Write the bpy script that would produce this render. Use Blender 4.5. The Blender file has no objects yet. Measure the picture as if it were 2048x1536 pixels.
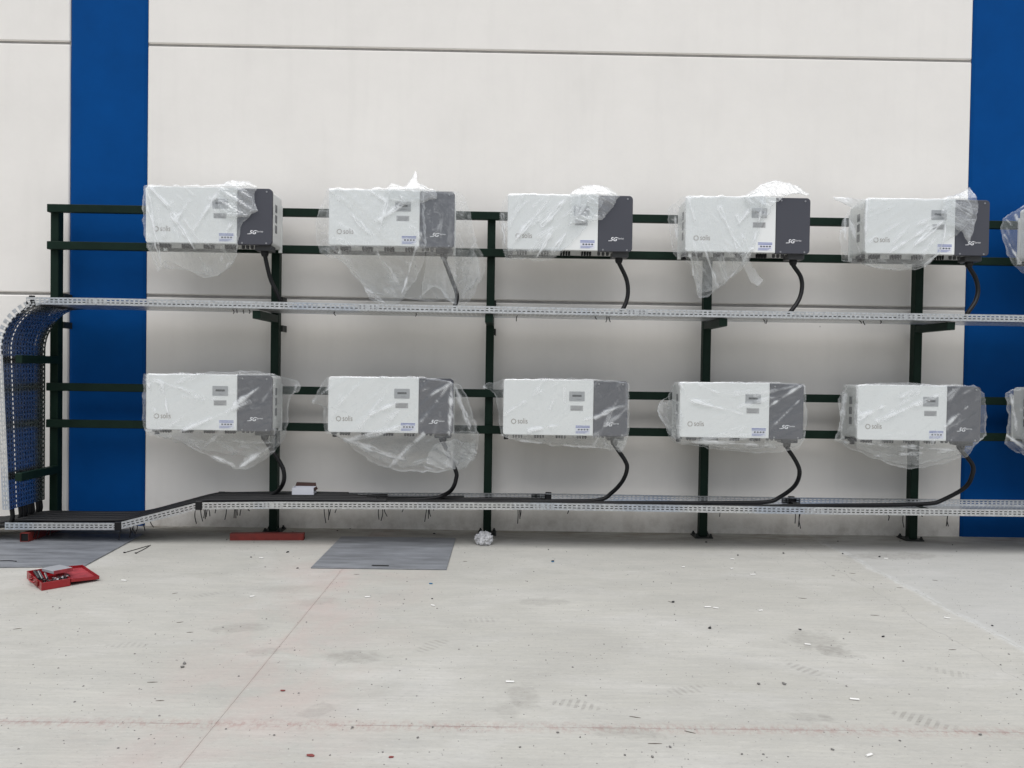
import bpy, bmesh, math, random
import numpy as np
from mathutils import Vector, Matrix, noise as mnoise

S = bpy.context.scene
COL = S.collection
# ------------------------------------------------------------------ camera
CAM_D, CAM_H, F_PX = 7.0, 1.51, 1480.0          # metres to the wall, eye height, focal length (of 2048 px)
YAW, PITCH, ROLL = 0.01023, -0.01679, 0.01549
_fw = Vector((math.sin(YAW)*math.cos(PITCH), math.cos(YAW)*math.cos(PITCH), math.sin(PITCH)))
_r0 = _fw.cross(Vector((0, 0, 1))).normalized()
_u0 = _r0.cross(_fw)
_rt = math.cos(ROLL)*_r0 + math.sin(ROLL)*_u0
_up = -math.sin(ROLL)*_r0 + math.cos(ROLL)*_u0
cd = bpy.data.cameras.new('camera')
cam = bpy.data.objects.new('camera', cd)
COL.objects.link(cam)
cam.matrix_world = Matrix(((_rt.x, _up.x, -_fw.x, 0), (_rt.y, _up.y, -_fw.y, -CAM_D), (_rt.z, _up.z, -_fw.z, CAM_H), (0, 0, 0, 1)))
cd.sensor_width = 36.0
cd.lens = 36.0*F_PX/2048.0
cd.clip_start, cd.clip_end = 0.05, 1000
S.camera = cam
# ------------------------------------------------------------------ sky, sun, exposure
W = bpy.data.worlds.new('World'); S.world = W; W.use_nodes = True
wn, wl = W.node_tree.nodes, W.node_tree.links
sky = wn.new('ShaderNodeTexSky'); sky.sky_type = 'NISHITA'; sky.sun_disc = False
SUN_EL, SUN_AZ = math.radians(69), math.radians(182)
sky.sun_elevation, sky.sun_rotation = SUN_EL, SUN_AZ
sky.air_density, sky.dust_density, sky.ozone_density = 1.0, 1.2, 1.0
hs = wn.new('ShaderNodeHueSaturation'); hs.inputs['Saturation'].default_value = 0.30   # cloud veil: almost white sky
wl.new(sky.outputs[0], hs.inputs['Color'])
# overcast dome: the cloud layer is about three times as bright overhead as at the horizon
tcw = wn.new('ShaderNodeTexCoord'); sp = wn.new('ShaderNodeSeparateXYZ'); wl.new(tcw.outputs['Generated'], sp.inputs[0])
cg = wn.new('ShaderNodeMapRange'); cg.inputs['From Min'].default_value = 0.0; cg.inputs['To Min'].default_value = 0.36; cg.inputs['To Max'].default_value = 1.45
wl.new(sp.outputs['Z'], cg.inputs[0])
vm = wn.new('ShaderNodeVectorMath'); vm.operation = 'SCALE'
wl.new(hs.outputs[0], vm.inputs[0]); wl.new(cg.outputs[0], vm.inputs['Scale']); wl.new(vm.outputs[0], wn['Background'].inputs['Color'])
wn['Background'].inputs['Strength'].default_value = 0.13
sl = bpy.data.lights.new('sun', 'SUN'); sl.energy = 1.5; sl.angle = math.radians(68); sl.color = (1.0, 0.988, 0.972)
sun = bpy.data.objects.new('sun', sl); COL.objects.link(sun)
_d = Vector((math.sin(SUN_AZ)*math.cos(SUN_EL), math.cos(SUN_AZ)*math.cos(SUN_EL), math.sin(SUN_EL)))
sun.rotation_euler = (-_d).to_track_quat('-Z', 'Y').to_euler()
sun.location = (0, -8, 14)
S.view_settings.view_transform = 'Standard'; S.view_settings.look = 'None'
S.view_settings.gamma = 1.0; S.view_settings.use_curve_mapping = False
S.view_settings.exposure = 0.41
S.render.engine = 'CYCLES'
S.cycles.use_denoising = True
S.cycles.max_bounces = 8; S.cycles.transparent_max_bounces = 16; S.cycles.diffuse_bounces = 4
S.cycles.caustics_reflective = False; S.cycles.caustics_refractive = False

# ------------------------------------------------------------------ measuring: where a sight line meets a plane of the place
def at(x, y, Y):
    d = _fw*F_PX + _rt*(x-1024) + _up*(768-y)
    return Vector((0, -CAM_D, CAM_H)) + d*((Y+CAM_D)/d.y)
def atz(x, y, z=0.0):
    d = _fw*F_PX + _rt*(x-1024) + _up*(768-y)
    return Vector((0, -CAM_D, CAM_H)) + d*((z-CAM_H)/d.z)

# ------------------------------------------------------------------ materials
def srgb(r, g, b):
    f = lambda c: (c/255/12.92 if c <= 10 else ((c/255+0.055)/1.055)**2.4)
    return (f(r), f(g), f(b), 1)
MATS = {}
def mat(name, col, rough=0.5, metal=0.0, spec=0.5, nscale=None, namt=0.15, bump=0.0, bscale=40, coat=0.0, stretch=(1, 1, 1)):
    m = bpy.data.materials.new(name); m.use_nodes = True
    n, l = m.node_tree.nodes, m.node_tree.links
    b = n['Principled BSDF']
    b.inputs['Base Color'].default_value = (*col[:3], 1)
    b.inputs['Roughness'].default_value = rough; b.inputs['Metallic'].default_value = metal
    b.inputs['Specular IOR Level'].default_value = spec; b.inputs['Coat Weight'].default_value = coat
    tc = n.new('ShaderNodeNewGeometry'); mp = n.new('ShaderNodeMapping'); mp.inputs['Scale'].default_value = stretch
    l.new(tc.outputs['Position'], mp.inputs['Vector'])
    if nscale:
        t = n.new('ShaderNodeTexNoise'); t.inputs['Scale'].default_value = nscale; t.inputs['Detail'].default_value = 6; t.inputs['Roughness'].default_value = 0.65
        l.new(mp.outputs[0], t.inputs['Vector'])
        r = n.new('ShaderNodeMapRange'); r.inputs['From Min'].default_value = 0.3; r.inputs['From Max'].default_value = 0.7
        r.inputs['To Min'].default_value = 1-namt; r.inputs['To Max'].default_value = 1+namt*0.6
        l.new(t.outputs[0], r.inputs[0])
        mx = n.new('ShaderNodeVectorMath'); mx.operation = 'SCALE'; mx.inputs[0].default_value = col[:3]
        l.new(r.outputs[0], mx.inputs['Scale']); l.new(mx.outputs[0], b.inputs['Base Color'])
        rr = n.new('ShaderNodeMapRange'); rr.inputs['To Min'].default_value = max(0.02, rough-0.1); rr.inputs['To Max'].default_value = min(1, rough+0.1)
        l.new(t.outputs[0], rr.inputs[0]); l.new(rr.outputs[0], b.inputs['Roughness'])
    if bump:
        t2 = n.new('ShaderNodeTexNoise'); t2.inputs['Scale'].default_value = bscale; t2.inputs['Detail'].default_value = 4
        l.new(mp.outputs[0], t2.inputs['Vector'])
        bp = n.new('ShaderNodeBump'); bp.inputs['Strength'].default_value = bump; bp.inputs['Distance'].default_value = 0.01
        l.new(t2.outputs[0], bp.inputs['Height']); l.new(bp.outputs[0], b.inputs['Normal'])
    MATS[name] = m
    return m

def wall_paint():
    m = mat('painted_concrete', (0.83, 0.800, 0.757), 0.75, spec=0.3, nscale=1.1, namt=0.045, bump=0.22, bscale=6)
    n, l = m.node_tree.nodes, m.node_tree.links; b = n['Principled BSDF']
    src = b.inputs['Base Color'].links[0].from_socket
    g = n.new('ShaderNodeNewGeometry'); sp = n.new('ShaderNodeSeparateXYZ'); l.new(g.outputs['Position'], sp.inputs[0])
    def mr(v, a, c, lo, hi):
        k = n.new('ShaderNodeMapRange'); k.inputs['From Min'].default_value = a; k.inputs['From Max'].default_value = c; k.inputs['To Min'].default_value = lo; k.inputs['To Max'].default_value = hi
        l.new(v, k.inputs[0]); return k.outputs[0]
    def mul(a, c):
        k = n.new('ShaderNodeMath'); k.operation = 'MULTIPLY'; l.new(a, k.inputs[0]); l.new(c, k.inputs[1]); return k.outputs[0]
    vo = n.new('ShaderNodeTexVoronoi'); vo.inputs['Scale'].default_value = 2.3; l.new(g.outputs['Position'], vo.inputs['Vector'])   # a few specks and pinholes
    sc = n.new('ShaderNodeSeparateXYZ'); l.new(vo.outputs['Color'], sc.inputs[0])
    t = n.new('ShaderNodeTexNoise'); t.inputs['Scale'].default_value = 7; t.inputs['Detail'].default_value = 7; t.inputs['Roughness'].default_value = 0.7; l.new(g.outputs['Position'], t.inputs['Vector'])
    sm = n.new('ShaderNodeMapping'); sm.inputs['Scale'].default_value = (3.5, 1, 0.35); l.new(g.outputs['Position'], sm.inputs['Vector'])
    st = n.new('ShaderNodeTexNoise'); st.inputs['Scale'].default_value = 2.4; st.inputs['Detail'].default_value = 6; l.new(sm.outputs[0], st.inputs['Vector'])
    col = src
    for f, c in ((mul(mr(vo.outputs['Distance'], .012, .022, .55, 0), mr(sc.outputs[0], .55, .6, 0, 1)), (.30, .28, .26, 1)),
                 (mul(mr(sp.outputs[2], 0.0, 0.30, 1, 0), mr(t.outputs[0], .42, .66, 0, .55)), (.42, .38, .33, 1)),
                 (mr(st.outputs[0], .52, .75, 0, .09), (.60, .575, .54, 1))):
        k = n.new('ShaderNodeMixRGB'); l.new(f, k.inputs[0]); l.new(col, k.inputs[1]); k.inputs[2].default_value = c; col = k.outputs[0]
    l.new(col, b.inputs['Base Color'])
    return m
M_WHITE_WALL = wall_paint()
M_BLUE = mat('blue_paint', (0.0015, 0.060, 0.235), 0.6, spec=0.05, nscale=2.2, namt=0.10, bump=0.15, bscale=7)
M_JOINT = mat('joint_filler', (0.40, 0.385, 0.37), 0.9, nscale=8, namt=0.2)
M_GREEN = mat('dark_green_steel', (0.008, 0.021, 0.0140), 0.5, spec=0.12, nscale=5, namt=0.25, bump=0.05, bscale=30)
M_PLATE = mat('base_plate_steel', (0.014, 0.018, 0.016), 0.6, nscale=12, namt=0.4)
M_INV_WHITE = mat('powder_coat_white', (0.83, 0.84, 0.825), 0.42, spec=0.35, bump=0.03, bscale=300)
M_INV_BODY = mat('cast_housing', (0.76, 0.77, 0.75), 0.5, nscale=6, namt=0.05)
M_INV_GREY = mat('powder_coat_grey', (0.066, 0.068, 0.083), 0.46, spec=0.35, bump=0.04, bscale=300)
M_DISP = mat('display_frame', (0.36, 0.37, 0.38), 0.4)
M_SCREEN = mat('display_glass', (0.05, 0.055, 0.06), 0.25)
M_PLATE_LBL = mat('rating_label', (0.42, 0.42, 0.42), 0.45)
M_STICK = mat('white_sticker', (0.75, 0.76, 0.82), 0.4)
M_INK_BLUE = mat('blue_print', (0.13, 0.17, 0.42), 0.5)
M_INK_BLACK = mat('dark_print', (0.03, 0.03, 0.05), 0.5)
M_INK_GREY = mat('grey_print', (0.2, 0.2, 0.2), 0.5)
M_LOGO = mat('logo_print', (0.24, 0.20, 0.165), 0.5)
M_INK_WHITE = mat('white_print', (0.82, 0.82, 0.84), 0.5)
M_BLACK = mat('black_plastic', (0.008, 0.008, 0.009), 0.45, spec=0.3)
M_GREYPL = mat('grey_plastic', (0.05, 0.052, 0.056), 0.45)
M_CABLE = mat('cable_sheath', (0.007, 0.007, 0.008), 0.45, spec=0.3, nscale=14, namt=0.35)
M_SCREW = mat('screw_steel', (0.35, 0.35, 0.36), 0.35, metal=0.8)
M_VENT = mat('vent_grey', (0.16, 0.165, 0.17), 0.5)
M_CARD = mat('white_card', (0.72, 0.73, 0.78), 0.6, nscale=20, namt=0.04)
M_BROWN = mat('brown_card', (0.045, 0.014, 0.009), 0.65)
M_REDSTEEL = mat('red_primer', (0.19, 0.022, 0.016), 0.55, nscale=9, namt=0.3)
M_RED = mat('red_enamel', (0.28, 0.006, 0.011), 0.36, nscale=10, namt=0.15, coat=0.2)
M_REDIN = mat('red_enamel_dusty', (0.33, 0.04, 0.05), 0.6, nscale=16, namt=0.45)
M_CHROME = mat('chrome_tools', (0.55, 0.55, 0.56), 0.22, metal=1.0)
M_DKTOOL = mat('dark_tools', (0.03, 0.03, 0.033), 0.4, metal=0.4)
M_GREYCASE = mat('grey_case', (0.33, 0.34, 0.36), 0.45)
M_PAPER = mat('crumpled_paper', (0.62, 0.62, 0.63), 0.75, nscale=30, namt=0.35, bump=0.5, bscale=60)
M_BUTT = mat('pale_scrap', (0.74, 0.73, 0.70), 0.8)
M_SCRAP = mat('black_scrap', (0.026, 0.026, 0.028), 0.6)
M_TWIG = mat('brown_sliver', (0.11, 0.09, 0.07), 0.9)
M_BLUESCRAP = mat('blue_scrap', (0.03, 0.14, 0.26), 0.6)
M_REDLEAF = mat('red_scrap', (0.2, 0.045, 0.04), 0.8)
M_STONE = mat('small_stone', (0.17, 0.165, 0.155), 0.9)

def galvanised(name, r0, r1):
    m = bpy.data.materials.new(name); m.use_nodes = True
    n, l = m.node_tree.nodes, m.node_tree.links; b = n['Principled BSDF']
    g = n.new('ShaderNodeNewGeometry')
    v = n.new('ShaderNodeTexVoronoi'); v.inputs['Scale'].default_value = 75
    l.new(g.outputs['Position'], v.inputs['Vector'])
    t = n.new('ShaderNodeTexNoise'); t.inputs['Scale'].default_value = 1.1; t.inputs['Detail'].default_value = 3
    l.new(g.outputs['Position'], t.inputs['Vector'])
    r = n.new('ShaderNodeValToRGB'); e = r.color_ramp.elements
    e[0].position, e[0].color = 0.56, (0.74, 0.75, 0.755, 1); e[1].position, e[1].color = 0.66, (0.58, 0.63, 0.71, 1)
    l.new(t.outputs[0], r.inputs[0])
    h = n.new('ShaderNodeMixRGB'); h.blend_type = 'MULTIPLY'; h.inputs[0].default_value = 0.25
    sv = n.new('ShaderNodeSeparateXYZ'); l.new(v.outputs['Color'], sv.inputs[0]); l.new(r.outputs[0], h.inputs[1]); l.new(sv.outputs[0], h.inputs[2]); l.new(h.outputs[0], b.inputs['Base Color'])
    b.inputs['Metallic'].default_value = 0.95
    mr = n.new('ShaderNodeMapRange'); mr.inputs['To Min'].default_value = r0; mr.inputs['To Max'].default_value = r1
    l.new(v.outputs['Distance'], mr.inputs[0]); l.new(mr.outputs[0], b.inputs['Roughness'])
    return m
M_GALV = galvanised('galvanised_steel', 0.28, 0.42)
M_GALV_FLAT = galvanised('galvanised_sheet', 0.19, 0.30)

def film():
    m = bpy.data.materials.new('clear_polythene'); m.use_nodes = True
    n, l = m.node_tree.nodes, m.node_tree.links
    b = n['Principled BSDF']; out = n['Material Output']
    g = n.new('ShaderNodeNewGeometry')
    bumps = None
    for sc, dist, st in ((13, 0.008, (1, 1, 0.4)),):
        mp = n.new('ShaderNodeMapping'); mp.inputs['Scale'].default_value = st; mp.inputs['Rotation'].default_value = (0.2, 0.55, 0.1)
        l.new(g.outputs['Position'], mp.inputs['Vector'])
        t = n.new('ShaderNodeTexNoise'); t.inputs['Scale'].default_value = sc; t.inputs['Detail'].default_value = 3; t.inputs['Distortion'].default_value = 0.8
        l.new(mp.outputs[0], t.inputs['Vector'])
        rd = n.new('ShaderNodeMath'); rd.operation = 'SUBTRACT'; rd.inputs[1].default_value = 0.5
        ab = n.new('ShaderNodeMath'); ab.operation = 'ABSOLUTE'
        l.new(t.outputs[0], rd.inputs[0]); l.new(rd.outputs[0], ab.inputs[0])
        bp = n.new('ShaderNodeBump'); bp.invert = True; bp.inputs['Strength'].default_value = 0.4; bp.inputs['Distance'].default_value = dist
        l.new(ab.outputs[0], bp.inputs['Height'])
        if bumps: l.new(bumps.outputs[0], bp.inputs['Normal'])
        bumps = bp
    n.remove(b)
    cr = n.new('ShaderNodeAttribute'); cr.attribute_name = 'crease'      # how tightly the film is folded here
    tr = n.new('ShaderNodeBsdfTransparent'); tr.inputs['Color'].default_value = (0.975, 0.985, 0.985, 1)
    df = n.new('ShaderNodeBsdfDiffuse'); df.inputs['Color'].default_value = (0.93, 0.95, 0.96, 1)
    tl = n.new('ShaderNodeBsdfTranslucent'); tl.inputs['Color'].default_value = (0.93, 0.95, 0.96, 1)
    gl = n.new('ShaderNodeBsdfGlossy'); gl.inputs['Roughness'].default_value = 0.19; gl.inputs['Color'].default_value = (1, 1, 1, 1)
    l.new(bumps.outputs[0], gl.inputs['Normal'])
    m1 = n.new('ShaderNodeMixShader'); m1.inputs[0].default_value = 0.12
    l.new(df.outputs[0], m1.inputs[1]); l.new(tl.outputs[0], m1.inputs[2])
    ma = n.new('ShaderNodeMath'); ma.operation = 'MULTIPLY_ADD'; ma.inputs[1].default_value = 0.72; ma.inputs[2].default_value = 0.07; ma.use_clamp = True
    l.new(cr.outputs['Fac'], ma.inputs[0])
    m2 = n.new('ShaderNodeMixShader'); l.new(ma.outputs[0], m2.inputs[0]); l.new(tr.outputs[0], m2.inputs[1]); l.new(m1.outputs[0], m2.inputs[2])
    lw = n.new('ShaderNodeLayerWeight'); lw.inputs['Blend'].default_value = 0.5; l.new(bumps.outputs[0], lw.inputs['Normal'])
    pw = n.new('ShaderNodeMath'); pw.operation = 'POWER'; pw.inputs[1].default_value = 4.0; l.new(lw.outputs['Facing'], pw.inputs[0])
    fm = n.new('ShaderNodeMath'); fm.operation = 'MULTIPLY_ADD'; fm.inputs[1].default_value = 0.55; fm.inputs[2].default_value = 0.085; fm.use_clamp = True; l.new(pw.outputs[0], fm.inputs[0])
    mx = n.new('ShaderNodeMixShader'); l.new(fm.outputs[0], mx.inputs[0]); l.new(m2.outputs[0], mx.inputs[1]); l.new(gl.outputs[0], mx.inputs[2])
    l.new(mx.outputs[0], out.inputs['Surface'])
    return m
M_FILM = film()

STAINS = []   # (x, y, rx, ry, angle, strength) damp and dirty patches in the concrete
def concrete():
    m = bpy.data.materials.new('brushed_concrete'); m.use_nodes = True
    n, l = m.node_tree.nodes, m.node_tree.links; b = n['Principled BSDF']
    g = n.new('ShaderNodeNewGeometry'); P = g.outputs['Position']
    def tex(scale, st=(1, 1, 1), detail=6, rough=0.6, dist=0.0):
        mp = n.new('ShaderNodeMapping'); mp.inputs['Scale'].default_value = st; l.new(P, mp.inputs['Vector'])
        t = n.new('ShaderNodeTexNoise'); t.inputs['Scale'].default_value = scale; t.inputs['Detail'].default_value = detail
        t.inputs['Roughness'].default_value = rough; t.inputs['Distortion'].default_value = dist
        l.new(mp.outputs[0], t.inputs['Vector']); return t.outputs[0]
    def math_(op, a, c=None, d=None):
        k = n.new('ShaderNodeMath'); k.operation = op
        for i, q in enumerate((a, c, d)):
            if q is None: continue
            if isinstance(q, (int, float)): k.inputs[i].default_value = q
            else: l.new(q, k.inputs[i])
        return k.outputs[0]
    def rng(v, a, c, lo, hi):
        k = n.new('ShaderNodeMapRange'); k.inputs['From Min'].default_value = a; k.inputs['From Max'].default_value = c
        k.inputs['To Min'].default_value = lo; k.inputs['To Max'].default_value = hi; l.new(v, k.inputs[0]); return k.outputs[0]
    def mixc(f, a, c, mode='MIX'):
        k = n.new('ShaderNodeMixRGB'); k.blend_type = mode
        if isinstance(f, (int, float)): k.inputs[0].default_value = f
        else: l.new(f, k.inputs[0])
        for i, q in ((1, a), (2, c)):
            if isinstance(q, tuple): k.inputs[i].default_value = q
            else: l.new(q, k.inputs[i])
        return k.outputs[0]
    sep = n.new('ShaderNodeSeparateXYZ'); l.new(P, sep.inputs[0]); X, Y = sep.outputs[0], sep.outputs[1]
    big = tex(0.55, (1, 1.6, 1), 5, 0.6)
    brush = tex(48, (0.07, 1, 1), 4, 0.75)          # broom strokes along the wall
    brush2 = tex(7, (0.2, 1, 1), 5, 0.7)
    fine = tex(75, (0.42, 1, 1), 5, 0.8)
    c = mixc(rng(big, 0.3, 0.7, 0, 1), (0.412, 0.401, 0.360, 1), (0.496, 0.484, 0.440, 1))
    mott = tex(2.4, (0.8, 1.7, 1), 8, 0.72, 0.4); dust = tex(1.1, (0.7, 1.5, 1), 7, 0.7, 0.8)
    c = mixc(rng(mott, 0.46, 0.68, 0, 0.42), c, (0.345, 0.335, 0.305, 1))
    c = mixc(rng(dust, 0.50, 0.66, 0, 0.45), c, (0.555, 0.545, 0.515, 1))
    c = mixc(rng(brush, 0.35, 0.7, 0, 0.42), c, (0.33, 0.325, 0.305, 1))
    c = mixc(rng(brush2, 0.45, 0.72, 0, 0.32), c, (0.35, 0.345, 0.325, 1))
    c = mixc(rng(fine, 0.56, 0.72, 0, 0.75), c, (0.27, 0.26, 0.245, 1))
    c = mixc(rng(fine, 0.28, 0.42, 0.6, 0.0), c, (0.60, 0.593, 0.558, 1))
    # rosy marking chalk: dusty band along the crosswise joint, a thin line along the lengthwise one
    wob = tex(3.0, (1, 1, 1), 4)
    pinkn = tex(2.2, (1, 0.8, 1), 6, 0.65, 0.5)
    bx = rng(math_('ABSOLUTE', math_('SUBTRACT', X, -1.12)), 0.0, 0.75, 1, 0)
    pk = math_('MULTIPLY', math_('MULTIPLY', bx, rng(pinkn, 0.42, 0.68, 0, 1)), 0.5)
    c = mixc(pk, c, (0.47, 0.35, 0.325, 1))
    yl = math_('ADD', Y, rng(wob, 0.3, 0.7, 3.878, 3.884))
    spat = tex(42, (0.9, .5, 1), 5, 0.8)
    ln = math_('MULTIPLY', rng(math_('ABSOLUTE', yl), 0.0, 0.065, 1, 0), rng(spat, 0.45, 0.6, 0.0, 1))
    c = mixc(math_('MULTIPLY', ln, 0.42), c, (0.28, 0.12, 0.105, 1))
    ln2 = math_('MULTIPLY', rng(math_('ABSOLUTE', math_('ADD', X, 1.2)), 0.0, 0.016, 1, 0), rng(wob, 0.3, 0.6, 0.3, 1))
    c = mixc(math_('MULTIPLY', ln2, 0.17), c, (0.31, 0.16, 0.14, 1))
    dk = math_('MULTIPLY', rng(math_('ABSOLUTE', math_('ADD', Y, 3.88)), 0.001, 0.005, 1, 0), rng(wob, 0.35, 0.6, 0.15, 1))
    c = mixc(math_('MULTIPLY', dk, 0.5), c, (0.17, 0.12, 0.11, 1))
    # cement slurry left along the third joint and a hairline beside it
    xw = math_('ADD', X, rng(wob, 0.3, 0.7, -0.03, 0.03))
    slur = math_('MULTIPLY', rng(math_('ABSOLUTE', math_('SUBTRACT', xw, 2.93)), 0.01, 0.05, 1, 0), rng(spat, 0.42, 0.6, 0.1, 1))
    c = mixc(math_('MULTIPLY', slur, 0.55), c, (0.60, 0.61, 0.60, 1))
    hair = rng(math_('ABSOLUTE', math_('SUBTRACT', math_('ADD', X, rng(wob, 0.3, 0.7, -0.05, 0.05)), 2.62)), 0.001, 0.006, 0.4, 0)
    c = mixc(hair, c, (0.24, 0.23, 0.22, 1))
    # older, slightly bluish pour beyond the third joint
    c = mixc(rng(X, 2.90, 2.95, 0, 0.25), c, (0.43, 0.44, 0.45, 1))
    # grime swept against the foot of the wall
    gr = tex(4.5, (0.5, 1.4, 1), 6, 0.7)
    ft = math_('MULTIPLY', rng(Y, -0.55, -0.05, 0, 1), rng(gr, 0.42, 0.62, 0.15, 1))
    c = mixc(math_('MULTIPLY', ft, 0.72), c, (0.17, 0.145, 0.115, 1))
    sn = tex(9, (1, 1, 1), 5, 0.65, 0.6); sn2 = tex(30, (0.6, 1, 1), 4, 0.7)
    for (x, y, rx, ry, a, s, tread) in STAINS:
        ca, sa = math.cos(a), math.sin(a)
        dx, dy = math_('SUBTRACT', X, x), math_('SUBTRACT', Y, y)
        u = math_('DIVIDE', math_('ADD', math_('MULTIPLY', dx, ca), math_('MULTIPLY', dy, sa)), rx)
        v = math_('DIVIDE', math_('ADD', math_('MULTIPLY', dx, -sa), math_('MULTIPLY', dy, ca)), ry)
        r2 = math_('SQRT', math_('ADD', math_('MULTIPLY', u, u), math_('MULTIPLY', v, v)))
        r2 = math_('ADD', r2, rng(sn, 0.25, 0.75, -0.55, 0.55))
        f = math_('MULTIPLY', rng(r2, 0.62, 1.0, s*.7, 0), rng(sn2, 0.35, 0.6, 0.4, 1))
        if tread:      # print of a boot sole: short bars across the patch
            f = math_('MULTIPLY', f, rng(math_('SINE', math_('MULTIPLY', u, rx*6.283/0.034)), -0.2, 0.3, 0.12, 1.15))
        c = mixc(f, c, (0.20, 0.19, 0.17, 1))
    l.new(c, b.inputs['Base Color'])
    b.inputs['Roughness'].default_value = 0.85; b.inputs['Specular IOR Level'].default_value = 0.25
    bp = n.new('ShaderNodeBump'); bp.inputs['Strength'].default_value = 0.35; bp.inputs['Distance'].default_value = 0.004
    l.new(math_('ADD', brush, fine), bp.inputs['Height']); l.new(bp.outputs[0], b.inputs['Normal'])
    return m
for px, py, rx, ry, a, s in ((705, 1312, .16, .10, 0, .55), (1632, 1283, .17, .20, -.6, .5), (1672, 1303, .13, .10, -.5, .5), (1085, 1203, .17, .09, 0, .35), (1790, 1112, .5, .13, .1, .6),
                         (480, 1256, .2, .09, .1, .42), (635, 1203, .16, .09, .3, .3), (530, 1303, .12, .07, .4, .38), (1045, 1392, .09, .16, .3, .45), (1015, 1420, .07, .12, .1, .35),
                         (1260, 1465, .14, .06, -.1, .45), (640, 1421, .07, .09, -.4, .35), 
                         (850, 1068, .22, .07, 0, .6),
                         (1620, 1433, .1, .05, 0, .4), (1650, 1435, .04, .05, 0, .3), (400, 1150, .25, .08, .2, .2), (560, 1180, .3, .1, .3, .22)):
    g_ = atz(px, py); STAINS.append((g_.x, g_.y, rx, ry, a, s, False))
for px, py, rx, ry, a, s in ((1150, 1408, .15, .055, -.3, .6), (862, 1292, .15, .055, .9, .45), (1600, 1335, .14, .05, -.9, .55), (1835, 1438, .15, .06, -.7, .6), (1375, 1380, .14, .05, .4, .4), (250, 1290, .14, .05, .1, .35), (960, 1240, .14, .05, .2, .35), (1900, 1345, .15, .05, -.5, .42), (410, 1190, .14, .05, .8, .32)):
    g_ = atz(px, py); STAINS.append((g_.x, g_.y, rx, ry, a, s, True))
M_CONC = concrete()
M_COVER = mat('grey_cover_steel', (0.225, 0.236, 0.254), 0.5, metal=0.2, nscale=3.6, namt=0.42, bump=0.15, bscale=60, stretch=(0.6, 3, 1))

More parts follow.
